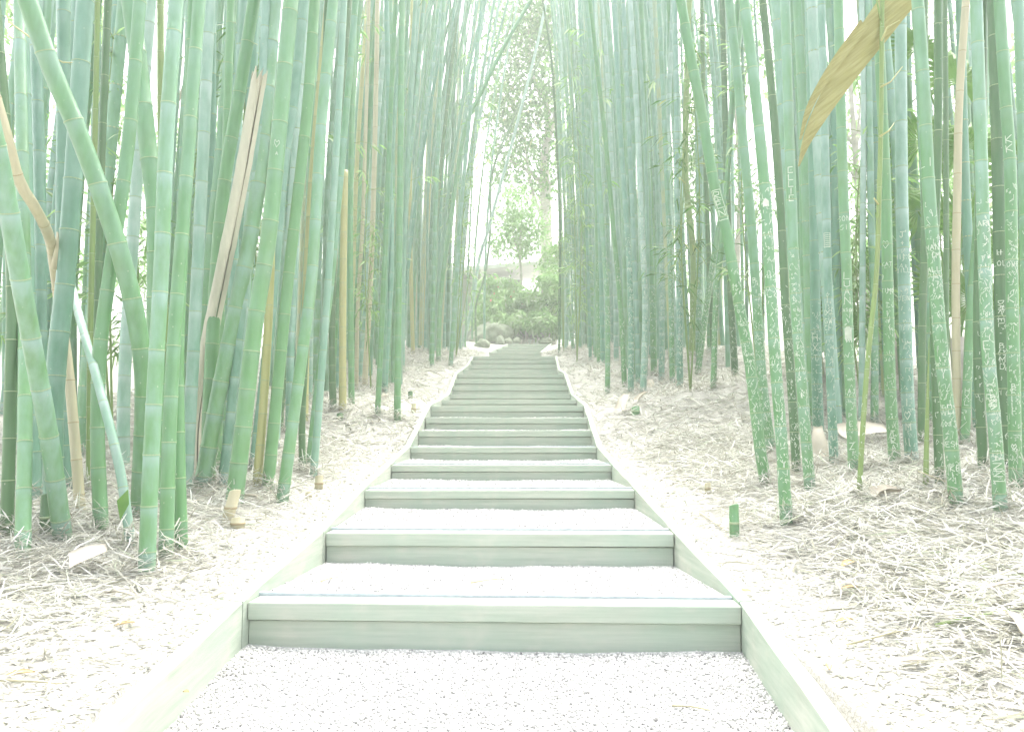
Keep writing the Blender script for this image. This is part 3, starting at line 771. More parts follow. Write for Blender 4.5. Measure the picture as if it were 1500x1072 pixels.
# split dead culm: an open half shell with a dark gap
def split_culm():
    b = hit(284, 700)
    pts = [b] + [at(x, y, b.y - d) for (x, y, d) in ((287, 620, .03), (300, 530, .12), (324, 410, .28), (352, 270, .45), (380, 112, .6))]
    ax = Axis(pts); root = empty('split_culm', b, 'pale dead culm split lengthwise, leaning right with a broken top', 'bamboo')
    R = 23 * b.y / F / 2; n = 12; V = []; steps = 40
    for j in range(steps + 1):
        s = ax.len * j / steps; p, t = ax.pos(s), ax.tan(s)
        fw = Vector((0, -1, 0)); u = (fw - t * fw.dot(t)).normalized(); w = t.cross(u)
        gap = 0.07 + 0.03 * math.sin(j * 0.4); off = 0.75
        r = R * (1 - 0.15 * j / steps) * (1.05 if j % 8 == 0 else 1)
        for lay in (1.0, 0.86):
            for k in range(n + 1):
                th = off + gap + (2 * math.pi - 2 * gap) * k / n
                jag = 0.06 * math.sin(k * 2.7) if j == steps else 0
                V.append(p + (u * math.cos(th) + w * math.sin(th)) * r * lay + t * jag - b)
    Fq = []; m = n + 1
    for j in range(steps):
        for k in range(n):
            a = j * 2 * m + k; Fq.append((a, a + 1, a + 1 + 2 * m, a + 2 * m))
            a += m; Fq.append((a + 1, a, a + 2 * m, a + 1 + 2 * m))
        for k in (0, n):
            a = j * 2 * m + k; Fq.append((a, a + m, a + m + 2 * m, a + 2 * m))
    link('split_stalk', pymesh('split', V, Fq, True), M['straw'], root)
split_culm()

# fill: further rows of the thicket
KNAME = {'green': 'green', 'teal': 'bluish green', 'waxy': 'whitish waxy', 'dark': 'dark green', 'yellow': 'straw yellow', 'tan': 'dead tan', 'olive': 'olive'}
NAMES = {'L1': 'the leftmost dark culm', 'L3': 'the culm leaning out left', 'L4': 'the bent bluish culm', 'L5': 'the culm curving right', 'L7': 'the long diagonal culm', 'L9': 'the foremost left culm', 'L10': 'the foremost pair', 'L12': 'the pale waxy culm', 'L14': 'the joined leaning culm',
 'L15': 'the culm with a heart', 'L17': 'the straw yellow culm', 'L19': 'the slender front culm', 'L20': 'the whitish waxy left culm', 'L23': 'the short yellow culm', 'L24': 'the tall tan culm', 'L28': 'the free standing pair',
 'L31': 'the three yellow culms', 'L34': 'the far clump', 'L35': 'the culm bending over the stairs', 'L36': 'the culm nearest the planks', 'L37': 'the white arching culm', 'L38': 'the last thin dark culm',
 'R1': 'the thin dark culm by the path', 'R2': 'the foot swung right', 'R4': 'the far slim upright culm', 'R5': 'the culm with a kinked foot', 'R6': 'the carved culm by the bracket', 'R7': 'the slim forward culm', 'R8': 'the slim left leaning culm', 'R10': 'the whitish waxy carved culm', 'R11': 'the plain green culm', 'R12': 'the waxy right leaning culm', 'R14': 'the carved bluish culm', 'R15': 'the kinked olive culm',
 'R17': 'the right leaning carved culm', 'R18': 'the slim carved culm', 'R20': 'the big leaning culm', 'R22': 'the pale scratched culm', 'R24': 'the culm under the frond', 'R25': 'the culm with a cross', 'R26': 'the culm with a scratched rectangle', 'R27': 'the culm with a white patch', 'R28': 'the thin olive culm', 'R30': 'the culm with capitals',
 'R31': 'the broad waxy culm', 'R33': 'the pointed shoot', 'R35': 'the thick culm by the shoot', 'R36': 'the dead tan right culm', 'R39': 'the thick right edge culm', 'R40': 'the dark thick culm', 'R42': 'the culm cut by the right edge'}
ANCHOR = {}
for k_, n_ in NAMES.items():
    p_ = L[k_]['ax'].pos(L[k_]['ax'].len * 0.2); ANCHOR[k_] = (750 + p_.x / p_.y * F, n_)
GAPS = [(140, 200), (358, 388), (1240, 1292), (1333, 1349), (1387, 1428)]
def in_gap(x, Y):
    px = 750 + x / Y * F
    if Y < 11.5 and 750 < px < 1178: return True
    if Y < 9.6 and 478 < px < 750: return True
    if Y < 17.5 and 590 < px < 628: return True
    if Y < 12.2 and 518 < px < 545: return True
    return any(a < px < b for a, b in GAPS)
def filler(side, Y, s, kind, zone):
    x = (edge_l(Y) - s) if side < 0 else (edge_r(Y) + s)
    while in_gap(x, Y): x += side * 0.12
    b = Vector((x, Y, ground(x, Y)))
    top = EYE + ray(750, 0)[1] * Y + 1.5
    H = max(4.5, min(top - b.z, 15))
    top_lean = (0.055 + 0.085 * sm(11, 17, Y)) if side < 0 else 0.05
    inw = -side * random.uniform(-0.01 if Y < 13 else 0.01, top_lean if Y > 6 else 0.03) * H
    bow = random.uniform(-0.1, 0.12)
    yl = random.uniform(-0.03, 0.03) * H
    pts = [b, b + Vector((inw * 0.08 + bow * 0.3, yl * 0.2, H * 0.2)), b + Vector((inw * 0.35 + bow * 0.5, yl * 0.5, H * 0.5)), b + Vector((inw, yl, H))]
    d = random.uniform(0.07, 0.105)
    sd = 'left' if side < 0 else 'right'
    px = 750 + (x + inw * 0.2) / Y * F
    k0, (apx, phrase) = min(ANCHOR.items(), key=lambda q: abs(q[1][0] - px) + (400 if (q[0][0] == 'L') != (side < 0) else 0))
    lab = '%s back row culm %s, %s of %s' % (KNAME[kind], {'near': 'close behind', 'mid': 'deep behind', 'far': 'far behind'}[zone], 'left' if px < apx else 'right', phrase)
    return build_culm(pts, d, kind, lab, 'back rows of the %s thicket' % sd, internode=0.30, fine=False, single_rings=False)
kinds = ['green'] * 6 + ['teal'] * 6 + ['waxy'] * 3 + ['dark'] * 1 + ['yellow']
FAR = []
for side in (-1, 1):
    for k in range(50):
        Y = 8.5 + 15.5 * ((k + random.random()) / 50)
        FAR.append(filler(side, Y, random.uniform(0.5, 2.3) + (0.35 if Y < 14 else 0.1), random.choice(kinds), 'far'))
    for k in range(20):
        Y = 6.2 + 3.5 * ((k + random.random()) / 20)
        filler(side, Y, random.uniform(1.0, 3.6), random.choice(kinds), 'mid')
    for k in range(30):
        Y = (6.0 if side < 0 else 7.9) + 2.2 * ((k + random.random()) / 30)
        x0 = 2.0 if side > 0 else 1.9
        x = x0 + (Y * 0.66 - x0) * ((k * 0.618) % 1.0)
        filler(side, Y, x - 0.9, random.choice(kinds[:15]), 'near')

def thicket(side, n, label):
    V, wax, tone, Fq = [], [], [], []
    m = 8
    for q in range(n):
        Y = 7.0 + 19.5 * ((q + random.random()) / n) ** 0.9
        for _ in range(20):
            s_ = random.uniform(0.7, 3.6) if Y > 10 else random.uniform(2.2, 5.0)
            x = edge_l(Y) - s_ if side < 0 else edge_r(Y) + s_
            if not in_gap(x, Y): break
        b = Vector((x, Y, ground(x, Y))); H = EYE + ray(750, 0)[1] * Y + 1.0 - b.z
        inw = -side * random.uniform(0.0, (0.05 + 0.10 * sm(11, 17, Y)) if side < 0 else 0.055) * H; bow = random.uniform(-.12, .12); r = random.uniform(0.028, 0.046)
        st = []; z = random.uniform(.05, .2)
        while z < H:
            st += [(z - .012, .6, 1), (z, .3, 1.10), (z + .014, 0, 1), (z + .16, .03, 1)]; z += random.uniform(.28, .36)
        o = len(V); tn = random.random()
        for (zz, w, k) in st:
            t = zz / H; c = b + Vector((inw * t * t + bow * math.sin(t * 3), random.uniform(0, .001), zz)); rr = r * k * (1 - .25 * t)
            for a in range(m):
                th = 2 * math.pi * a / m; V.append(c + Vector((math.cos(th) * rr, math.sin(th) * rr, 0))); wax.append(w + 0.3 * sm(.6, 2.6, zz)); tone.append(tn)  # same painted sky tint on the upper stalks, over the node bloom
        for j in range(len(st) - 1):
            for a in range(m):
                Fq.append((o + j * m + a, o + j * m + (a + 1) % m, o + (j + 1) * m + (a + 1) % m, o + (j + 1) * m + a))
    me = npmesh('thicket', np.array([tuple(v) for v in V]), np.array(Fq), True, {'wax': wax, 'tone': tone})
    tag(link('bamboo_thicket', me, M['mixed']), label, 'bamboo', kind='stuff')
thicket(-1, 200, 'dense mass of slim culms deep behind the left rows')
thicket(1, 200, 'dense mass of slim culms deep behind the right rows')

# ------------------------------------------------------------------ carved writing on the right hand culms
FONT = {
 'A': [[(0, 0), (.5, 1), (1, 0)], [(.2, .4), (.8, .4)]], 'B': [[(0, 0), (0, 1), (.7, .9), (.7, .6), (0, .5), (.9, .4), (.8, .05), (0, 0)]],
 'C': [[(1, .9), (.4, 1), (0, .5), (.4, 0), (1, .1)]], 'D': [[(0, 0), (0, 1), (.8, .8), (1, .4), (.6, 0), (0, 0)]],
 'E': [[(1, 1), (0, 1), (0, 0), (1, 0)], [(0, .5), (.7, .5)]], 'F': [[(1, 1), (0, 1), (0, 0)], [(0, .5), (.7, .5)]],
 'G': [[(1, .9), (.4, 1), (0, .5), (.4, 0), (1, .1), (1, .45), (.6, .45)]], 'H': [[(0, 0), (0, 1)], [(1, 0), (1, 1)], [(0, .5), (1, .5)]],
 'I': [[(.5, 0), (.5, 1)]], 'J': [[(.2, 1), (1, 1)], [(.7, 1), (.7, .2), (.3, 0), (0, .3)]], 'K': [[(0, 0), (0, 1)], [(1, 1), (0, .45), (1, 0)]],
 'L': [[(0, 1), (0, 0), (1, 0)]], 'M': [[(0, 0), (0, 1), (.5, .4), (1, 1), (1, 0)]], 'N': [[(0, 0), (0, 1), (1, 0), (1, 1)]],
 'O': [[(.5, 1), (0, .6), (.2, .05), (.8, .05), (1, .6), (.5, 1)]], 'P': [[(0, 0), (0, 1), (.9, .85), (.8, .5), (0, .45)]],
 'R': [[(0, 0), (0, 1), (.9, .85), (.8, .5), (0, .45), (1, 0)]], 'S': [[(1, .9), (.3, 1), (0, .7), (1, .35), (.7, 0), (0, .1)]],
 'T': [[(0, 1), (1, 1)], [(.5, 1), (.5, 0)]], 'U': [[(0, 1), (0, .2), (.5, 0), (1, .2), (1, 1)]], 'V': [[(0, 1), (.5, 0), (1, 1)]],
 'W': [[(0, 1), (.25, 0), (.5, .7), (.75, 0), (1, 1)]], 'X': [[(0, 0), (1, 1)], [(0, 1), (1, 0)]], 'Y': [[(0, 1), (.5, .5), (1, 1)], [(.5, .5), (.5, 0)]],
 'Z': [[(0, 1), (1, 1), (0, 0), (1, 0)]], '1': [[(.2, .8), (.5, 1), (.5, 0)]], '2': [[(0, .8), (.5, 1), (1, .75), (0, 0), (1, 0)]], '0': [[(.5, 1), (.1, .5), (.5, 0), (.9, .5), (.5, 1)]],
 '7': [[(0, 1), (1, 1), (.4, 0)]], '.': [[(.4, 0), (.6, .05)]], ' ': [], '+': [[(.5, .1), (.5, .9)], [(.1, .5), (.9, .5)]],
 '#': [[(.5, .1), (0, .65), (.2, 1), (.5, .75), (.8, 1), (1, .65), (.5, .1)]],   # a heart
}
class Carve:
    def __init__(self, info): self.c = info; self.V = []; self.F = []
    def frame(self, s):
        c = self.c; p, t = c['ax'].pos(s), c['ax'].tan(s)
        u = (c['fwd'] - t * c['fwd'].dot(t)).normalized()
        return p, t, u, t.cross(u)
    def surf(self, a, s):
        p, t, u, w = self.frame(s); r = c_r = self.c['rad'](s) * 1.0 + 0.0009
        th = a / r
        return p + (u * math.cos(th) + w * math.sin(th)) * r - self.c['base']
    def stroke(self, poly, wd):
        """poly in (arc, height) metres on the culm's skin"""
        fine = []
        for (a, b) in zip(poly[:-1], poly[1:]):
            k = max(1, int(math.hypot(a[0] - b[0], a[1] - b[1]) / 0.012))
            fine += [(a[0] + (b[0] - a[0]) * q / k, a[1] + (b[1] - a[1]) * q / k) for q in range(k)]
        fine.append(poly[-1])
        for (a, b) in zip(fine[:-1], fine[1:]):
            dx, dy = b[0] - a[0], b[1] - a[1]; l = math.hypot(dx, dy) or 1
            nx, ny = -dy / l * wd / 2, dx / l * wd / 2; ex, ey = dx / l * wd * 0.3, dy / l * wd * 0.3
            q = len(self.V)
            for (x, y) in ((a[0] + nx - ex, a[1] + ny - ey), (a[0] - nx - ex, a[1] - ny - ey), (b[0] - nx + ex, b[1] - ny + ey), (b[0] + nx + ex, b[1] + ny + ey)):
                self.V.append(self.surf(x, max(0.01, y)))
            self.F.append((q, q + 1, q + 2, q + 3))
    def s_of(self, py):
        c = self.c
        z = at(750, py, c['base'].y).z
        return float(np.interp(z, c['ax'].p[:, 2], c['ax'].s))
    def word(self, txt, py, size, wd=0.0035, mode='h', ang=0.0, turn=0):
        """mode h: letters in a row; v: letters stacked upright; d: a row turned to run down the culm"""
        s0 = self.s_of(py)
        n = len(txt)
        for i, ch in enumerate(txt):
            for pl in FONT.get(ch, []):
                out = []
                for (x, y) in pl:
                    x = x + random.uniform(-.05, .05); y = y + random.uniform(-.05, .05)
                    if mode == 'h': a, h = ((i - n / 2) * 0.95 + x * 0.65) * size, y * size
                    elif mode == 'v': a, h = (x - .5) * size * 0.75, (n - i - 1) * size * 1.25 + y * size
                    else: a, h = (y - .5) * size, -(i * 0.9 + x * 0.65) * size
                    out.append((a + ang * self.c['rad'](s0), s0 + h))
                self.stroke(out, wd)
    def scribble(self, s0, s1, dens, size, wd, amax=1.35):
        s = s0
        while s < s1:
            r = self.c['rad'](s)
            sz = size * random.uniform(0.6, 1.4)
            a = -amax * r + random.random() * sz
            fade = min(1, (s1 - s) / 0.35)
            slant = random.uniform(-0.5, 0.5)
            while a < amax * r:
                if random.random() < min(0.95, dens * 1.35) * fade:
                    k = random.randint(3, 7)
                    x, y = random.random(), random.random(); pl = []
                    for _ in range(k):
                        pl.append((a + x * sz * 0.65, s + (y + slant * x) * sz))
                        x, y = min(1, max(0, x + random.uniform(-.8, .8))), min(1, max(0, y + random.uniform(-.9, .9)))
                    self.stroke(pl, wd * random.uniform(0.6, 1.2))
                a += sz * random.uniform(0.5, 0.85)
            s += sz * random.uniform(0.75, 1.15)
    def done(self, name='carved_writing'):
        if self.V:
            o = link(name, pymesh('carving', self.V, self.F), M['carve'], self.c['stalk']); o['kind'] = 'stuff'
WORDS = {
 'R20': [('REN', 318, 0.05, 0.0045, 'v'), ('B', 300, 0.05, 0.003, 'h')],
 'R21': [('T.P', 440, 0.045, 0.0045, 'h'), ('B', 415, 0.04, 0.004, 'h')],
 'R24': [('ELLIE', 295, 0.034, 0.005, 'v')],
 'R25': [('H', 500, 0.06, 0.006, 'h'), ('X', 515, 0.06, 0.006, 'h'), ('T', 528, 0.045, 0.005, 'h')],
 'R26': [('1', 442, 0.04, 0.004, 'h'), ('B', 454, 0.04, 0.004, 'h'), ('DS', 461, 0.03, 0.004, 'h'), ('GW', 474, 0.035, 0.004, 'h'), ('CF', 484, 0.035, 0.004, 'h')],
 'R27': [('SON', 324, 0.032, 0.003, 'h'), ('SI', 337, 0.032, 0.003, 'h'), ('LUAN', 446, 0.045, 0.0045, 'v'), ('JASON', 457, 0.022, 0.003, 'h'), ('TAJ', 577, 0.03, 0.003, 'h'), ('P', 612, 0.03, 0.004, 'h'), ('E', 624, 0.03, 0.004, 'h'), ('Z', 658, 0.04, 0.005, 'h')],
 'R30': [('#', 367, 0.06, 0.003, 'h'), ('KAT', 391, 0.026, 0.003, 'h'), ('TIMO', 429, 0.024, 0.004, 'h'), ('TRACY', 679, 0.036, 0.0045, 'v'), ('1', 452, 0.04, 0.003, 'h'), ('1', 465, 0.04, 0.003, 'h')],
 'R31': [('J', 349, 0.04, 0.006, 'h'), ('+', 360, 0.03, 0.004, 'h'), ('MILO', 380, 0.032, 0.0045, 'h'), ('JILL', 400, 0.026, 0.003, 'h'), ('JEN', 441, 0.03, 0.003, 'h'), ('I', 594, 0.045, 0.005, 'h'), ('#', 615, 0.055, 0.005, 'h'), ('M', 630, 0.045, 0.005, 'h'), ('I', 652, 0.045, 0.005, 'h')],
 'R35': [('LI', 243, 0.045, 0.003, 'h'), ('MAN', 366, 0.027, 0.0035, 'h'), ('TIM', 378, 0.027, 0.0035, 'h'), ('DALLA', 398, 0.024, 0.004, 'h'), ('SUUU', 406, 0.022, 0.003, 'h'), ('JB', 606, 0.045, 0.004, 'h'), ('2017', 624, 0.024, 0.003, 'h'), ('NESH', 654, 0.026, 0.003, 'h'), ('YKB', 690, 0.032, 0.003, 'h')],
 'R37': [('HXL', 594, 0.036, 0.004, 'v')],
 'R39': [('KARL', 333, 0.026, 0.0035, 'h'), ('E', 512, 0.04, 0.004, 'h'), ('YIANNI', 560, 0.032, 0.0045, 'd'), ('YIANNI', 645, 0.04, 0.0035, 'd')],
 'R40': [('LOL', 390, 0.03, 0.003, 'h'), ('H', 374, 0.03, 0.004, 'h'), ('DARCEL', 441, 0.03, 0.0035, 'd'), ('BRMD', 541, 0.032, 0.0035, 'v')],
 'R41': [('KK', 226, 0.04, 0.004, 'v'), ('LOVE', 392, 0.024, 0.003, 'h'), ('#', 660, 0.035, 0.004, 'h'), ('BELLE', 606, 0.026, 0.004, 'v'), ('K', 444, 0.04, 0.0045, 'h')],
}
SCR = {'R6': (0.2, 2.2, .5, .05), 'R7': (.25, 2.2, .55, .05), 'R8': (.2, 2.0, .4, .05), 'R9': (.15, 2.3, .6, .045), 'R10': (.2, 2.6, .7, .045), 'R12': (.2, 2.4, .5, .045), 'R13': (.15, 2.5, .5, .04), 'R14': (.15, 2.4, .6, .045), 'R15': (.2, 1.2, .3, .04), 'R16': (.3, 2.0, .4, .04),
 'R17': (.1, 1.9, .6, .04), 'R18': (.1, 1.6, .5, .04), 'R19': (.2, 1.0, .3, .04), 'R20': (.05, 1.45, .7, .032), 'R21': (.05, 1.4, .6, .03), 'R22': (.05, 1.75, .85, .028), 'R23': (.05, 1.3, .5, .03), 'R24': (.1, 1.45, .6, .028), 'R25': (.15, 1.2, .5, .03),
 'R26': (.1, 1.2, .45, .028), 'R27': (.1, 1.3, .35, .03), 'R28': (.2, .9, .2, .02), 'R29': (.1, 1.0, .35, .03), 'R30': (.05, 1.35, .35, .03), 'R31': (.1, 1.6, .3, .028), 'R34': (.1, 1.0, .3, .03), 'R35': (.1, 1.6, .55, .028),
 'R37': (.2, .9, .3, .03), 'R38': (.2, .9, .2, .03), 'R39': (.1, 1.55, .65, .028), 'R40': (.2, 1.4, .15, .03), 'R41': (.1, 1.7, .5, .028), 'R42': (.1, 1.5, .4, .03), 'R2': (.3, 1.8, .4, .06), 'R3': (.3, 2.0, .4, .06), 'R5': (.3, 1.8, .4, .06), 'R11': (.3, 1.5, .2, .04)}
for key, (s0_, s1_, dens, size) in SCR.items():
    c = Carve(L[key]); c.scribble(s0_, s1_, dens, size, 0.0023 if size < 0.035 else 0.0034)
    for wd_ in WORDS.get(key, []):
        txt, py, sz, st_, md = wd_
        c.word(txt, py, sz, st_, md)
    if key == 'R20':   # frame round the boxed word
        s_ = c.s_of(322); c.stroke([(-.03, s_), (.03, s_), (.03, s_ + .2), (-.03, s_ + .2), (-.03, s_)], 0.004)
    if key == 'R26':
        s_ = c.s_of(362)
        for q in range(7): c.stroke([(-.02, s_ + q * .014), (.02, s_ + q * .014 + .004)], 0.006)
        c.stroke([(-.022, s_), (.022, s_), (.022, s_ + .1), (-.022, s_ + .1), (-.022, s_)], 0.004)
    c.done()
c = Carve(L['L15']); c.word('#', 222, 0.05, 0.0025, 'h'); c.word('A', 232, 0.02, 0.003, 'h'); c.done()
# bare patch on R27
c = Carve(L['R27']); s_ = c.s_of(497)
for q in range(9): c.stroke([(-.02 + q * .005, s_ - .01 * (q % 3)), (-.02 + q * .005, s_ + .085 - .004 * abs(q - 4))], 0.0056)
o_ = link('bare_patch', pymesh('patch', c.V, c.F), M['carve'], L['R27']['stalk'])
c = Carve(L['R22']); s_ = c.s_of(302)
for q in range(5): c.stroke([(-.012 + q * .006, s_ + .004 * (q % 2)), (-.012 + q * .006, s_ + .04 - .006 * abs(q - 2))], 0.0065)
link('bare_patch', pymesh('patch', c.V, c.F), M['carve'], L['R22']['stalk'])

# straw heaped round the feet of the culms
feet = [c['base'] for c in CULMS if c['base'].y < 20]
def heap_region():
    b = random.choice(feet); r = abs(random.gauss(0, 0.16)); a = random.uniform(0, 6.28)
    x, y = b.x + r * math.cos(a), b.y + r * math.sin(a) * 0.8 - 0.04
    if edge_l(y) - 0.1 < x < edge_r(y) + 0.1: return None
    return (x, y, ground(x, y) + random.random() * 0.07 * max(0, 1 - r / 0.35), 0.9 + 0.04 * b.y)
blades('straw_heaps', 26000, heap_region, (0.06, 0.20), (0.003, 0.009), 'loose straw heaped round the feet of the bamboo', pitch=0.42, lift=0.03)

# ------------------------------------------------------------------ foliage helpers
def leaf_mesh(name, centers, dirs, length, width, shade, droop=0.3):
    """lance shaped leaves, two bent quads each"""
    c = np.asarray(centers); d = np.asarray(dirs); n = len(c)
    d = d / (np.linalg.norm(d, axis=1)[:, None] + 1e-9)
    r = rng.normal(size=(n, 3)); s_ = np.cross(d, r); s_ /= (np.linalg.norm(s_, axis=1)[:, None] + 1e-9)
    Ls = (length * rng.uniform(0.6, 1.25, n))[:, None]; Ws = (width * rng.uniform(0.7, 1.2, n))[:, None]
    V = np.zeros((n, 6, 3)); up = np.array([[0, 0, 1.0]])
    for k, (t, w) in enumerate(((0, 0.15), (0.45, 1.0), (1.0, 0.05))):
        cc = c + d * Ls * t - up * (droop * t * t) * Ls
        V[:, 2 * k] = cc + s_ * Ws * w / 2; V[:, 2 * k + 1] = cc - s_ * Ws * w / 2
    f = np.array([(0, 1, 3, 2), (2, 3, 5, 4)])
    Fq = (f[None] + (np.arange(n) * 6)[:, None, None]).reshape(-1, 4)
    return npmesh(name, V.reshape(-1, 3), Fq, False, {'shade': np.repeat(np.asarray(shade), 6)})
def clump_cloud(blobs, n, leaf_l, leaf_w, sub=0.22):
    """leaves in small clumps spread through ellipsoid blobs (centre, radii)"""
    cs, ds, sh = [], [], []
    per = max(4, int(12))
    tot = sum(b[1][0] * b[1][1] * b[1][2] for b in blobs) ** 1.0
    for (c0, rad) in blobs:
        k = max(3, int(n * rad[0] * rad[1] * rad[2] / tot / per))
        for _ in range(k):
            v = rng.normal(size=3); v /= np.linalg.norm(v); v *= rng.uniform(0.35, 1.0) ** 0.6
            cc = np.array(c0) + v * np.array(rad); tone = rng.uniform(0, 1)
            m = rng.integers(per // 2, per * 2)
            p = cc + rng.normal(size=(m, 3)) * sub * min(rad)
            cs.append(p); ds.append(rng.normal(size=(m, 3)) + np.array([0, 0, -0.3])); sh.append(np.clip(tone * 0.7 + rng.uniform(0, 0.35, m), 0, 1))
    return np.concatenate(cs), np.concatenate(ds), np.concatenate(sh)
def tree(name, base, limbs, blobs, n, label, mat='leafpale', leaf=(0.16, 0.06), cat='tree', group=None, bark='bark', sub=0.22):
    root = empty(name, base, label, cat, group)
    V, Fc = [], []
    for pts, r0, r1 in limbs:
        ax = Axis(pts); k = 10
        P = [ax.pos(ax.len * q / k) - Vector(base) for q in range(k + 1)]
        v, f = tube(P, [r0 + (r1 - r0) * q / k for q in range(k + 1)], 8); o = len(V)
        V += v; Fc += [tuple(i + o for i in q) for q in f]
    if V: link('trunk' if cat == 'tree' else 'stem', pymesh('trunk', V, Fc, True), M[bark], root)
    c, d, s_ = clump_cloud(blobs, n, *leaf, sub=sub)
    link('crown' if cat == 'tree' else 'foliage', leaf_mesh('crown', c - np.array(base), d, leaf[0], leaf[1], s_), M[mat], root)
    return root

# ------------------------------------------------------------------ garden at the top of the stairs
def PX(px, py, Y): return tuple(at(px, py, Y))
def gbase(px, Y):
    x = ray(px, 500)[0] * Y
    return (x, Y, ground(x, Y) - 0.05)
# tall pale tree right of the centre
Yt = 34
b = gbase(806, Yt)
tree('forest_tree', b,
     [([b, PX(803, 420, Yt), PX(800, 340, Yt), PX(799, 270, Yt)], 0.30, 0.24), ([PX(799, 290, Yt), PX(797, 240, Yt), PX(803, 195, Yt), PX(801, 155, Yt), PX(792, 135, Yt)], 0.24, 0.10),
      ([PX(803, 200, Yt), PX(815, 165, Yt), PX(812, 120, Yt), PX(820, 60, Yt)], 0.17, 0.08), ([PX(799, 275, Yt), PX(780, 255, Yt), PX(765, 245, Yt), PX(745, 235, Yt)], 0.12, 0.04), ([PX(800, 330, Yt), PX(786, 300, Yt), PX(776, 262, Yt), PX(770, 215, Yt)], 0.1, 0.04),
      ([PX(792, 140, Yt), PX(780, 110, Yt), PX(775, 60, Yt), PX(779, 0, Yt)], 0.1, 0.04), ([PX(799, 280, Yt), PX(815, 262, Yt), PX(830, 255, Yt)], 0.1, 0.04)],
     [(PX(765, 165, Yt), (1.6, 1.6, 1.1)), (PX(745, 110, Yt + 1), (1.5, 1.5, 1.3)), (PX(785, 60, Yt), (1.7, 1.6, 1.3)), (PX(760, 20, Yt + 1), (1.8, 1.6, 1.2)), (PX(810, 120, Yt - 1), (1.2, 1.4, 1.4)), (PX(770, 265, Yt), (1.6, 1.4, 0.7)), (PX(745, 225, Yt), (1.2, 1.2, 0.8)), (PX(822, 230, Yt), (1.0, 1.2, 0.9)), (PX(735, 160, Yt), (1.0, 1.2, 1.2)), (PX(815, 20, Yt), (1.5, 1.5, 1.4)), (PX(790, 210, Yt + 1), (1.2, 1.2, 0.6))],
     9000, 'tall pale barked tree with forked trunk behind the top of the stairs', mat='leaf', leaf=(0.26, 0.11), sub=0.45)
Yb = 31
b = gbase(762, Yb)
tree('forest_tree', b, [([b, PX(764, 430, Yb), PX(762, 360, Yb), PX(766, 310, Yb)], 0.07, 0.03), ([PX(763, 380, Yb), PX(752, 345, Yb), PX(748, 315, Yb)], 0.04, 0.015)],
     [(PX(760, 300, Yb), (0.9, 0.9, 0.7)), (PX(748, 355, Yb), (0.9, 0.9, 0.8)), (PX(775, 345, Yb), (0.8, 0.8, 0.7)), (PX(757, 330, Yb), (1.1, 0.9, 0.9))], 2600, 'slim bright green sapling left of the forked tree', mat='leafpale', leaf=(0.17, 0.08))
for (px, py, Y, r, n, mat, lab) in (
    (720, 458, 29, (0.9, 0.8, 0.6), 900, 'leafpale', 'pale shrub at the left of the garden clearing above the boulder'),
    (745, 447, 29.5, (0.8, 0.8, 0.65), 900, 'leafpale', 'loose pale shrub with red blooms behind the boulder'),
    (776, 448, 29.5, (0.9, 0.8, 0.7), 1000, 'leafpale', 'green shrub in the middle of the garden clearing'),
    (806, 436, 29, (0.8, 0.8, 0.9), 1100, 'leafpale', 'bright green shrub at the right of the garden clearing'),
    (812, 385, 31, (0.7, 0.8, 0.9), 800, 'leafpale', 'tall pale shrub right of the shelter post'),
    (725, 425, 30, (0.9, 0.8, 0.5), 700, 'leafpale', 'soft pale shrub under the shelter roof edge'),
    (765, 472, 28.3, (1.1, 0.7, 0.35), 900, 'leafpale', 'low strappy plants behind the small round stones'),
    (800, 476, 28.2, (0.8, 0.7, 0.35), 800, 'leafpale', 'low green plants at the right of the boulders'),
    (712, 468, 28.6, (0.7, 0.6, 0.4), 700, 'leafpale', 'low bush left of the big boulder'),
    (828, 450, 29, (0.9, 0.8, 1.2), 900, 'leaf', 'green bush half hidden behind the first right culms')):
    c0 = PX(px, py, Y); b = gbase(px, Y)
    blobs = [(c0, r)] + [((c0[0] + random.uniform(-.6, .6) * r[0], c0[1] + random.uniform(-.5, .5), c0[2] + random.uniform(-.5, .6) * r[2]), tuple(q * 0.55 for q in r)) for _ in range(4)]
    limbs = [([b, (c0[0] + random.uniform(-.3, .3), c0[1], (b[2] + c0[2]) / 2), (c0[0] + random.uniform(-.5, .5), c0[1], c0[2])], 0.03, 0.01) for _ in range(3)]
    o = tree('garden_shrub', b, limbs, blobs, n, lab, mat, (0.24, 0.085), 'shrub', 'shrubs in the garden at the top')
    if 'red blooms' in lab or 'left of the garden' in lab:
        c = rng.normal(size=(60, 3)) * np.array(r) * 0.6 + np.array(c0) - np.array(b)
        link('blossom', leaf_mesh('blossom', c, rng.normal(size=(60, 3)), 0.11, 0.09, np.ones(60)), M['flower'], o)
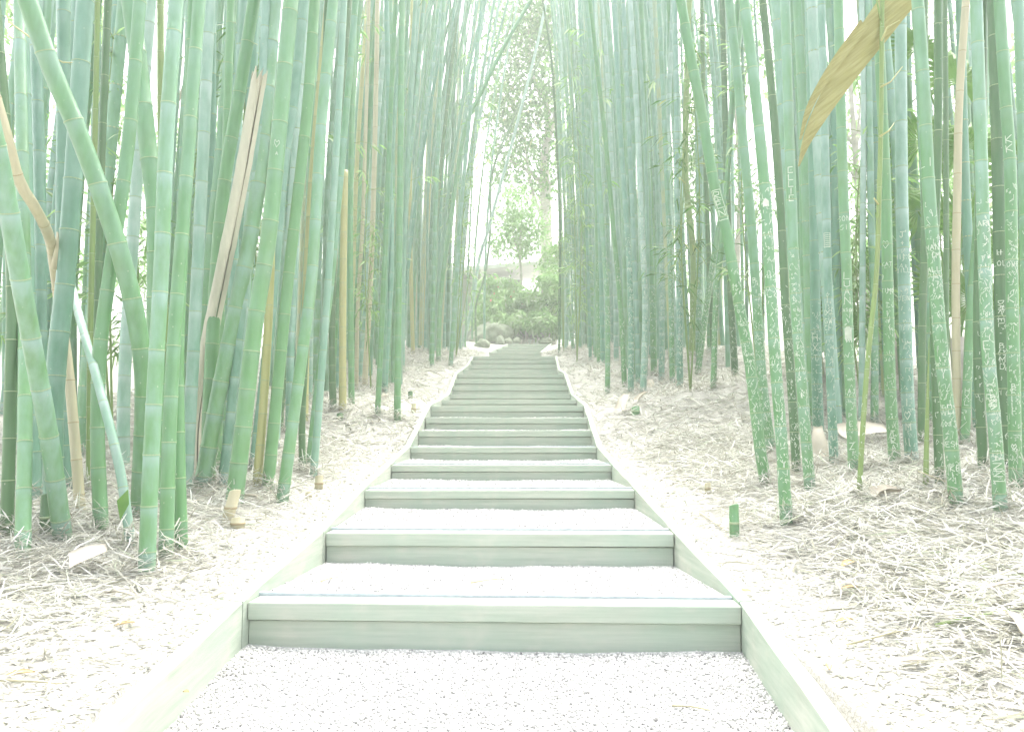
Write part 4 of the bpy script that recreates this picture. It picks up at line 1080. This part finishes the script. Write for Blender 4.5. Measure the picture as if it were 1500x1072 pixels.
# boulders
def rock(px, py, Y, sx, sy, sz, label, seed, name='boulder'):
    import bmesh
    rr = random.Random(seed)
    bm = bmesh.new(); bmesh.ops.create_icosphere(bm, subdivisions=4, radius=1)
    ph = [rr.uniform(0, 6) for _ in range(9)]
    for v in bm.verts:
        p = v.co
        k = 1 + 0.13 * math.sin(2.3 * p.x + ph[0]) * math.sin(2.1 * p.y + ph[1]) + 0.10 * math.sin(3.3 * p.z + ph[2] + 2 * p.x) + 0.04 * math.sin(8 * p.x + ph[3]) * math.sin(7 * p.z + ph[4]) + 0.025 * math.sin(14 * p.y + ph[5] + 9 * p.x)
        k *= 1 - 0.10 * max(0, p.dot(Vector((math.cos(ph[6]), math.sin(ph[6]) * .5, .7)).normalized()) - 0.6) / 0.4 + 0.06 * math.sin(5 * p.x + ph[7]) * math.sin(6 * p.y + 4 * p.z + ph[8])
        v.co = Vector((p.x * sx, p.y * sy, max(p.z, -0.5) * sz)) * k
    me = bpy.data.meshes.new('rock'); bm.to_mesh(me); bm.free()
    for p in me.polygons: p.use_smooth = True
    o = tag(link(name, me, M['rock']), label, 'rock', 'stones at the top of the stairs')
    o.location = at(px, py, Y)
    return o
rock(722, 492, 28.0, 0.72, 0.6, 0.50, 'big rounded boulder at the top left of the stairs', 1)
rock(775, 488, 28.9, 0.75, 0.5, 0.40, 'flat boulder right of the biggest one', 2)
rock(733, 499.5, 26.6, 0.16, 0.16, 0.20, 'egg shaped stone standing at the end of the left plank', 3, 'round_stone')
rock(745, 500.5, 26.9, 0.14, 0.13, 0.13, 'small round stone beside the egg shaped one', 4, 'round_stone')
rock(706, 506, 25.2, 0.26, 0.22, 0.18, 'low grey stone below the big boulder', 5, 'round_stone')
rock(757, 499, 27.5, 0.16, 0.14, 0.11, 'flat little stone behind the last step', 6, 'round_stone')
rock(800, 500, 27.6, 0.25, 0.2, 0.14, 'low stone at the right end of the last step', 7, 'round_stone')
# shelter behind the shrubs
Yh = 33
x0, x1 = at(640, 400, Yh).x, at(806, 400, Yh).x
zr = at(750, 396, Yh).z; gz = ground(0, Yh)
sh = empty('garden_shelter', ((x0 + x1) / 2, Yh, gz), 'low pale roofed garden building behind the shrubs', 'building')
def spart(name, me, mat, x=0, y=0, z=0, rot=(0, 0, 0)):
    o = link(name, me, M[mat], sh); o.location = (x, y, z); o.rotation_euler = rot; return o
hw = (x1 - x0) / 2
spart('roof', box(-hw - 0.3, hw + 0.3, -0.6, 4.5, 0, 0.16, 0.02), 'roof', z=zr - gz, rot=(0.06, -0.075, 0))
spart('wall', box(-hw, hw - 1.2, 0.5, 4.2, -0.2, zr - gz - 0.3), 'wall')
for q in (-hw + 0.1, -hw * 0.2, hw - 0.1):
    spart('post', box(q - 0.06, q + 0.06, -0.3, -0.18, -0.2, zr - gz - 0.02), 'roof')
spart('back_wall', box(hw - 1.2, hw, 3.6, 4.2, -0.2, zr - gz - 0.3), 'wall')

# trees and tall shrubs that close the view behind both thickets
kk = 0
where = ['leftmost', 'second from the left', 'third from the left', 'fourth from the left', 'fifth from the left', 'fifth from the right', 'fourth from the right', 'third from the right', 'second from the right', 'rightmost']
for i, (x, Y, h) in enumerate(((-12.5, 15, 8), (-9.5, 14, 7), (-8.5, 19, 9.5), (-6.5, 24, 11), (-5, 31, 12), (5.5, 31, 12), (6.6, 24, 11), (8.6, 19, 9.5), (9.6, 14, 7.5), (12.8, 15, 8))):
    b = (x, Y, ground(x, Y) - 0.1)
    top = Vector((x + random.uniform(-.5, .5), Y, b[2] + h * 0.75))
    limbs = [([b, Vector(b).lerp(top, 0.5) + Vector((random.uniform(-.3, .3), 0, 0)), top], 0.13, 0.04)]
    blobs = []
    for q in range(13):
        c0 = (x + random.uniform(-2.2, 2.2), Y + random.uniform(-1.2, 1.2), b[2] + h * random.uniform(0.12, 1.0))
        blobs.append((c0, (random.uniform(.6, 1.2), random.uniform(.6, 1.1), random.uniform(.5, .9))))
        if q % 2 == 0: limbs.append(([Vector(b).lerp(top, min(0.95, max(0.1, (c0[2] - b[2]) / h * 0.9))), Vector(c0)], 0.045, 0.012))
    tree('forest_tree', b, limbs, blobs, 3600, 'leafy pale tree behind the bamboo, %s of the background row' % where[i], 'leafpale' if i % 3 else 'leaf', (0.22, 0.075), 'tree', 'trees closing the view behind the bamboo', sub=0.3)

# leafy young bamboo in the gaps
def leafy(px, Y, tops, n, label, spread=0.28, mat='leafpale', L_=0.15):
    b = gbase(px, Y); b = (b[0], b[1], b[2] + 0.03)
    root = empty('young_bamboo', b, label, 'bamboo', 'leafy young bamboo in the gaps')
    V, Fc, cs, ds = [], [], [], []
    for (tx, ty) in tops:
        T = at(tx, ty, Y); mid = Vector(b).lerp(T, 0.55) + Vector((random.uniform(-.15, .15), random.uniform(-.1, .1), 0))
        ax = Axis([b, mid, T]); P = [ax.pos(ax.len * q / 10) - Vector(b) for q in range(11)]
        v, f = tube(P, [0.012 * (1 - 0.7 * q / 10) for q in range(11)], 6); o = len(V); V += v; Fc += [tuple(i + o for i in q) for q in f]
        for _ in range(n // len(tops) // 5):
            s_ = ax.len * random.uniform(0.25, 1.0); p = ax.pos(s_) - Vector(b)
            e = p + Vector((random.gauss(0, spread), random.gauss(0, spread * 0.6), random.uniform(-.05, .22)))
            v, f = tube([p, p.lerp(e, .5) + Vector((0, 0, .03)), e], [.004, .003, .0015], 4); o = len(V); V += v; Fc += [tuple(i + o for i in q) for q in f]
            for _ in range(5):
                q = p.lerp(e, random.uniform(0.3, 1.05)); cs.append(tuple(q)); ds.append(((e - p).x + random.gauss(0, .15), (e - p).y + random.gauss(0, .15), random.gauss(-.1, .15)))
    link('stem', pymesh('stem', V, Fc, True), M['olive'], root)
    link('foliage', leaf_mesh('foliage', np.array(cs), np.array(ds), L_, L_ * 0.13, rng.random(len(cs))), M[mat], root)
leafy(172, 6.2, [(168, 40), (176, 120), (182, 220)], 520, 'thin leafy bamboo stems filling the white gap on the left', 0.2)
leafy(60, 7.0, [(20, 60), (60, 120)], 260, 'thin leafy bamboo at the far left behind the culms')
leafy(372, 7.5, [(365, -20), (380, 40), (352, 90)], 420, 'leafy bamboo stems behind the split dead culm', 0.2, 'leaf')
leafy(545, 11.5, [(540, 250), (548, 330)], 300, 'small leafy bamboo by the tall tan culm', 0.25)
leafy(300, 8.5, [(290, 200), (330, 250)], 360, 'leafy bamboo deep between the left culms')
leafy(1010, 9.5, [(1005, 40), (1018, 90), (1010, 180)], 380, 'leafy bamboo behind the kinked olive culm', 0.2, 'leaf')
leafy(1262, 7.2, [(1250, 80), (1268, 150), (1275, 260), (1258, 320)], 620, 'leafy bamboo stems in the bright gap of the right thicket', 0.22)
leafy(1395, 8.2, [(1385, 60), (1400, 130), (1420, 260)], 420, 'leafy bamboo behind the bright palm leaves')
leafy(1110, 9.0, [(1100, 60), (1125, 160)], 300, 'leafy bamboo behind the second thick carved culm')
leafy(826, 20.5, [(815, 60), (822, 150), (828, 260)], 420, 'sparse leafy bamboo beside the first right culms', 0.3, 'leafpale', 0.2)
leafy(845, 16.5, [(836, 60), (846, 200), (850, 330)], 420, 'leafy bamboo inside the far right clump', 0.3, 'leafpale', 0.2)
leafy(668, 17.5, [(700, 60), (690, 160), (710, 220)], 420, 'leafy bamboo inside the far left clump', 0.3, 'leafpale', 0.2)
# leafy branches high on the far culms
for i, c in enumerate(FAR):
    if i % 4: continue
    cs, ds, V, Fc = [], [], [], []
    for _ in range(7):
        s_ = random.uniform(2.2, c['ax'].len - 0.3); p = c['ax'].pos(s_) - c['base']
        an = random.uniform(0, 6.28); e = p + Vector((math.cos(an) * 0.45, math.sin(an) * 0.45, random.uniform(0.0, 0.3)))
        v, f = tube([p, p.lerp(e, .5) + Vector((0, 0, .04)), e], [.006, .004, .002], 4); o = len(V); V += v; Fc += [tuple(k + o for k in q) for q in f]
        for _ in range(9):
            q = p.lerp(e, random.uniform(0.3, 1.1)); cs.append(tuple(q)); ds.append((math.cos(an) + random.gauss(0, .5), math.sin(an) + random.gauss(0, .5), random.gauss(-.5, .3)))
    br = link('leafy_branch', pymesh('branch', V, Fc, True), M['olive'], c['stalk'])
    br['kind'] = 'stuff'
    lf = link('leaves', leaf_mesh('leaves', np.array(cs), np.array(ds), 0.19, 0.028, rng.random(len(cs))), M['leafpale'], c['stalk']); lf['kind'] = 'stuff'

# fan palms behind the right hand culms
def fan_palm(px, Y, leaves, label):
    b = gbase(px, Y)
    root = empty('fan_palm', b, label, 'palm', 'palms behind the right thicket')
    B = Vector(b)
    V, Fc = [], []
    for k in range(8):
        pass
    v, f = tube([Vector((0, 0, -0.05)), Vector((0.02, 0, 0.35)), Vector((0, 0.01, 0.7))], [0.10, 0.09, 0.07], 10); link('trunk', pymesh('trunk', v, f, True), M['bark'], root)
    for (lx, ly, rpx, roll) in leaves:
        Cc = at(lx, ly, Y + random.uniform(-.25, .25)) - B; R = rpx * Y / F
        ax = [Vector((0, 0, 0.65)), Vector((Cc.x * 0.4, Cc.y * 0.5, max(0.8, Cc.z * 0.8))), Cc]
        v, f = tube(ax, [0.014, 0.011, 0.008], 6)
        st = link('frond_stem', pymesh('petiole', v, f, True), M['palm'], root)
        # pleated blades radiating from the stem's tip
        nrm = Vector((random.uniform(-.3, .3), -1, random.uniform(-.2, .5))).normalized()
        u = nrm.cross(Vector((0, 0, 1))).normalized(); w = u.cross(nrm)
        nb = 22; V, Fq = [], []
        for q in range(nb):
            th = roll + (-2.3 + 4.6 * q / (nb - 1)); dth = 4.6 / nb * 0.55
            lr = R * (1 - 0.12 * abs(q - nb / 2) / nb) * random.uniform(0.93, 1.05); o = len(V)
            def P(a, r, h): return Cc + (u * math.sin(a) + w * math.cos(a)) * r + nrm * h
            V += [P(th, 0.02, 0), P(th - dth, lr * 0.62, -0.012), P(th, lr * 0.62, 0.018), P(th + dth, lr * 0.62, -0.012), P(th, lr, -0.03 - 0.1 * lr)]
            Fq += [(o, o + 1, o + 2), (o, o + 2, o + 3), (o + 1, o + 4, o + 2), (o + 2, o + 4, o + 3)]
        link('frond', pymesh('frond', V, Fq), M['palm'], root)
fan_palm(1405, 7.6, [(1350, 210, 62, 0.3), (1405, 120, 75, -0.3), (1415, 215, 60, 0.2), (1345, 70, 50, 0), (1345, 310, 55, 0.4), (1412, 330, 70, -0.5), (1425, 440, 60, 0.3), (1375, 420, 50, -0.2)], 'bright green fan palm glowing between the culms at the right')
fan_palm(1300, 9.0, [(1262, 410, 50, 0.2), (1300, 380, 45, -0.4), (1272, 480, 40, 0.5), (1230, 450, 40, 0)], 'smaller fan palm low in the right hand gap')
fan_palm(1490, 8.5, [(1500, 250, 70, 0.2), (1470, 380, 60, -0.4), (1520, 430, 60, 0.5)], 'fan palm at the right edge behind the last culms')

# ------------------------------------------------------------------ stumps, sheaths, sticks, leaves on the ground
def stump(px, py, wpx, hpx, kind, label, tilt=(0, 0)):
    b = hit(px, py); r = wpx * b.y / F / 2; h = hpx * b.y / F
    root = empty('cut_stump', b, label, 'stump', 'cut bamboo stumps')
    n = 14; V = []; prof = [(-0.03, 1.0), (h * 0.4, 1.0), (h * 0.42, 1.06), (h * 0.44, 1.0), (h * 0.97, .98), (h, .95), (h, .72), (h - min(.05, h * .5), .70)]
    for (z, m) in prof:
        for k in range(n):
            th = 2 * math.pi * k / n
            V.append((r * m * math.cos(th) + tilt[0] * z, r * m * math.sin(th) + tilt[1] * z, z + (0.3 * r * math.cos(th + 1) if z > h * 0.9 else 0)))
    Fq = [(j * n + k, j * n + (k + 1) % n, (j + 1) * n + (k + 1) % n, (j + 1) * n + k) for j in range(len(prof) - 1) for k in range(n)]
    Fq.append(tuple(range((len(prof) - 1) * n, len(prof) * n)))
    me = pymesh('stump', V, Fq, True); a = me.attributes.new('wax', 'FLOAT', 'POINT')
    st = link('stub', me, M[kind], root)
    o = link('node_ring', RINGS[('b' if kind == 'tan' else 'p', 1)], None, root)
    o.location = (tilt[0] * h * .42, tilt[1] * h * .42, h * .42); o.scale = (r * 1.02, r * 1.02, 0.012)
stump(333, 762, 17, 42, 'tan', 'pale split stump in front of the joined leaning culms', (0.25, 0))
stump(348, 772, 20, 12, 'tan', 'low cut disc just below the pale split stump', (0, 0))
stump(1076, 785, 14, 44, 'green', 'short green stub at the straw edge right of the stairs')
stump(601, 584, 7, 10, 'dark', 'small dark stub on the bare left bank beside the planks')
stump(606, 604, 7, 12, 'tan', 'small pale stub below the dark one on the left bank')
stump(931, 607, 12, 10, 'green', 'green stub between two white papery sheaths')
stump(467, 716, 12, 18, 'tan', 'little pale stub at the foot of the slender front culms')
stump(452, 730, 10, 8, 'tan', 'lowest little stub left of the planks')
stump(1037, 722, 9, 14, 'tan', 'brown stub at the straw heap left of the short green one')
stump(67, 782, 18, 55, 'dark', 'short dark stump between the two crossing culms at the left')
stump(498, 615, 10, 8, 'dark', 'dark cut foot below the short yellow culm')

def sheath(px, py, lpx, wpx, yaw, label, curl=0.5, pitch=0.1, roll=0.0, lift=0.02, mat='sheath', name='culm_sheath', taper=0.55):
    b = hit(px, py); Lm, Wm = lpx * b.y / F, wpx * b.y / F
    n, m = 10, 7; V, Fq = [], []
    for lay in (0, 1):
        for i in range(n + 1):
            t = i / n
            for j in range(m):
                q = j / (m - 1) - 0.5
                ww = Wm * ((1 - (1 - taper) * t ** 1.5) * (0.95 + 0.05 * math.sin(t * 9 + q * 4)) if taper > 0.2 else max(0.06, math.sin(math.pi * min(1, t * 0.97 + 0.03)) ** 0.8))
                V.append(((t - .5) * Lm, q * ww, curl * ww * (q * q * 2) + 0.06 * Lm * math.sin(t * 3.1) + 0.02 * Wm * math.sin(t * 7 + j) - lay * 0.0025))
    off = (n + 1) * m
    for i in range(n):
        for j in range(m - 1):
            a = i * m + j; Fq += [(a, a + m, a + m + 1, a + 1), (off + a, off + a + 1, off + a + m + 1, off + a + m)]
    rim = [i * m for i in range(n + 1)] + [n * m + j for j in range(1, m)] + [i * m + m - 1 for i in range(n - 1, -1, -1)] + [j for j in range(m - 2, 0, -1)]
    for a, c_ in zip(rim, rim[1:] + rim[:1]): Fq.append((a, c_, c_ + off, a + off))
    o = tag(link(name, pymesh('sheath', V, Fq, True), M[mat]), label, 'sheath' if name == 'culm_sheath' else 'leaf')
    o.location = b + Vector((0, 0, lift + abs(math.sin(pitch)) * Lm * 0.5)); o.rotation_euler = (roll, -pitch, yaw)
    return o
sheath(128, 840, 50, 44, 0.4, 'broad pale sheath plate lying on straw at the lower left', 0.12, 0.35, 0.45, 0.05)
sheath(1266, 650, 75, 38, 0.15, 'large white sheath lying behind the culms on the right', 0.3, 0.1, 0.6, 0.07)
sheath(1200, 672, 50, 24, 1.3, 'pale pointed sheath standing beside the culm with a cross', 0.5, 1.1, 0, 0.01)
sheath(1300, 736, 42, 24, 0.2, 'curled tan sheath on the straw in front of the right culms', 0.9, 0.15, 0.2, 0.03)
sheath(914, 604, 40, 18, 1.1, 'white papery sheath leaning left of the green stub', 0.5, 0.7, 0, 0.01)
sheath(941, 592, 24, 12, 0.5, 'small papery sheath curling right of the green stub', 0.7, 0.6, 0, 0.03)
sheath(175, 882, 60, 10, -0.5, 'narrow white sheath strip on the lower left straw', 0.5, 0.05)
sheath(1492, 935, 60, 26, 1.4, 'pale dry sheath at the right edge on the straw', 0.5, 0.3, 0.2, 0.02)
sheath(1478, 870, 60, 12, 0.1, 'long pale sheath strip near the right edge', 0.6, 0.05)
sheath(1340, 985, 34, 16, -0.6, 'small white sheath scrap at the lower right', 0.5, 0.2, 0.3, 0.02)
sheath(365, 735, 28, 14, -0.3, 'pale sheath scrap at the foot of the straw yellow culm', 0.6, 0.1)
sheath(565, 585, 10, 14, 1.4, 'small pale sheath behind the free standing culms', 0.4, 0.9, 0, 0.01)
sheath(953, 568, 14, 12, 1.4, 'pale sheath at the foot of the plain green culm', 0.4, 1.0, 0, 0.01)
for (px, py, l, w, yaw, lab) in ((1243, 832, 34, 12, 0.6, 'orange fallen leaf on the right straw bank'), (1246, 868, 28, 8, -0.1, 'ochre fallen leaf below the orange one'), (183, 922, 26, 8, 0.4, 'ochre fallen leaf on the left bank'), (28, 999, 40, 12, 0.2, 'yellow fallen leaf in the lower left corner'), (272, 1022, 12, 5, -0.4, 'small brown leaf on the gravel by the left plank'),
     (1214, 985, 20, 9, 1.3, 'yellowish leaf standing on the right bank'), (1238, 917, 26, 6, 0.0, 'pale orange leaf left of the long stick'), (1090, 872, 20, 6, -0.4, 'yellow leaf beside the right plank joint')):
    sheath(px, py, l, w, yaw, lab, 0.4, 0.12, 0.2, 0.012, 'yleaf', 'fallen_leaf', 0.1)
def stick(p, r, label, mat='tan', name='dry_stick'):
    v, f = tube([q - p[0] for q in p], [r] * (len(p) - 1) + [r * 0.5], 7)
    o = tag(link(name, pymesh('stick', v, f, True), M[mat]), label, 'stick'); o.location = p[0]
    return o
def gp(px, py, dz=0.012): return hit(px, py) + Vector((0, 0, dz))
stick([gp(1370, 922), gp(1425, 915, .02), gp(1480, 908, .03)], 0.006, 'long straight stick on the straw at the right', 'olive')
stick([gp(1025, 755), gp(1045, 768), gp(1065, 782)], 0.004, 'bent twig left of the short green stub')
stick([gp(0, 1016), gp(50, 1014, .02), gp(90, 1011)], 0.004, 'pale thin stick in the lower left corner')
stick([gp(310, 880), gp(325, 872)], 0.004, 'short twig by the left plank')
stick([gp(1240, 952), gp(1300, 940, .02), gp(1345, 925)], 0.004, 'thin pale stick in front of the long straight one')
b = hit(1003, 500); stick([b, at(1012, 445, b.y - .1), at(1023, 390, b.y - .2)], 0.007, 'pale dry cane leaning between the culms right of centre')
b = hit(1370, 730); stick([at(1345, 690, b.y + .2), at(1385, 705, b.y)], 0.003, 'thin twig across the foot of the young shoot')
for (x0_, y0_, x1_, y1_, lab) in ((690, 858, 740, 852, 'bamboo twig lying on the first gravel tread'), (470, 856, 498, 849, 'short twig on the first gravel tread at the left'), (985, 1040, 1040, 1047, 'curved twig on the gravel at the bottom right')):
    sx = STEPS[0]['z'] - 0.01 if y0_ < 1000 else STEPS[0]['z'] - RISE[0] - 0.01
    def onz(px, py, z):
        a, b_ = ray(px, py); Y = (z - EYE) / b_; return Vector((a * Y, Y, z + 0.014))
    A, B_ = onz(x0_, y0_, sx), onz(x1_, y1_, sx)
    stick([A, A.lerp(B_, .5) + Vector((0, .004, .004)), B_], 0.0035, lab)
# thin hanging twig upper left, side twigs of the olive culm, fresh leaf
tw = L['L3']['base'].y - 0.05
v, f = tube([at(x, y, tw) - f1['base'] for (x, y) in ((12, 32), (40, 52), (70, 78), (92, 92), (106, 92))], [.004, .004, .0035, .003, .002], 6)
link('side_twig', pymesh('twig', v, f, True), M['yellow'], f1['stalk'])
c = L['R28']
for pts in (((1289, 200), (1302, 192), (1310, 180)), ((1290, 128), (1305, 120), (1322, 98)), ((1287, 300), (1280, 290)), ((1291, 60), (1300, 40), (1318, 30))):
    v, f = tube([at(x, y, c['base'].y) - c['base'] for (x, y) in pts], [.006, .004, .002][:len(pts)], 6); link('side_twig', pymesh('twig', v, f, True), M['yellow'], c['stalk'])
c = L['L6']
p0 = at(188, 716, c['base'].y - .02) - c['base']
lv = [p0, at(186, 730, c['base'].y - .05) - c['base'], at(170, 745, c['base'].y - .06) - c['base'], at(174, 762, c['base'].y - .05) - c['base']]
V = [p0, at(171, 733, c['base'].y - .06) - c['base'], at(189, 738, c['base'].y - .03) - c['base'], at(176, 762, c['base'].y - .05) - c['base'], at(180, 735, c['base'].y - .035) - c['base']]
link('fresh_leaf', pymesh('fleaf', V, [(0, 1, 4), (0, 4, 2), (1, 3, 4), (4, 3, 2)], True), M['palm'], c['stalk'])

# dry frond hanging from the olive culm at the upper right
def dry_frond():
    Yf = L['R28']['base'].y + 0.05
    root = empty('dry_frond', at(1300, 12, Yf), 'broad dried brown frond hanging down across the right culms', 'frond')
    O = root.location.copy()
    def blade(cl, name, fold):
        V, Fq = [], []; m = 9
        pts = [at(x, y, Yf + 0.012 * i * 0.3) for i, (x, y, w) in enumerate(cl)]
        ax = Axis(pts); n = 40
        hw_ = [w * Yf / F for (_, _, w) in cl]; ss = [float(np.interp(i / (len(cl) - 1), np.linspace(0, 1, len(ax.s)), ax.s)) for i in range(len(cl))]
        for lay in (0, 1):
            for i in range(n + 1):
                s_ = ax.len * i / n; p, t = ax.pos(s_), ax.tan(s_)
                side = t.cross(Vector((0, -1, 0))).normalized(); w = float(np.interp(s_, ss, hw_))
                for j in range(m):
                    q = j / (m - 1) * 2 - 1
                    V.append(p + side * w * q + Vector((0, fold * w * (abs(q)) + 0.0022 * math.sin(j * 2.4 + i * .2) - lay * 0.003, 0)) - O)
        off = (n + 1) * m
        for i in range(n):
            for j in range(m - 1):
                a = i * m + j; Fq += [(a, a + 1, a + m + 1, a + m), (off + a, off + a + m, off + a + m + 1, off + a + 1)]
        link(name, pymesh('frond', V, Fq, True), M['frond'], root)
    blade([(1372, -66, 26), (1320, -4, 25), (1287, 40, 23), (1254, 86, 19), (1224, 130, 16), (1197, 176, 11), (1181, 210, 6), (1170, 244, 1)], 'blade', 0.35)
    blade([(1266, 36, 9), (1230, 84, 8), (1203, 124, 6), (1183, 164, 4.5), (1172, 205, 1.5)], 'torn_strip', -0.3)
    v, f = tube([at(x, y, Yf - .02) - O for (x, y) in ((1290, 30), (1287, 14), (1282, -10), (1279, -40))], [.006, .006, .005, .004], 6)
    link('frond_stem', pymesh('stem', v, f, True), M['olive'], root)
dry_frond()

# ------------------------------------------------------------------ thin haze volume, added to lift the shadows
hz_me = box(-95, 95, -10, 145, -4, 24)
hz = tag(link('haze', hz_me), 'thin pale haze added through the grove to lift its shadows', 'haze', kind='stuff')
hm = bpy.data.materials.new('haze_lift'); hm.use_nodes = True; hnt = hm.node_tree
hnt.nodes.remove(hnt.nodes['Principled BSDF'])
pv = hnt.nodes.new('ShaderNodeVolumePrincipled'); pv.inputs['Density'].default_value = 0.0068; pv.inputs['Color'].default_value = (0.94, 0.97, 0.94, 1)
hnt.links.new(pv.outputs[0], hnt.nodes['Material Output'].inputs['Volume'])
hz_me.materials.append(hm)
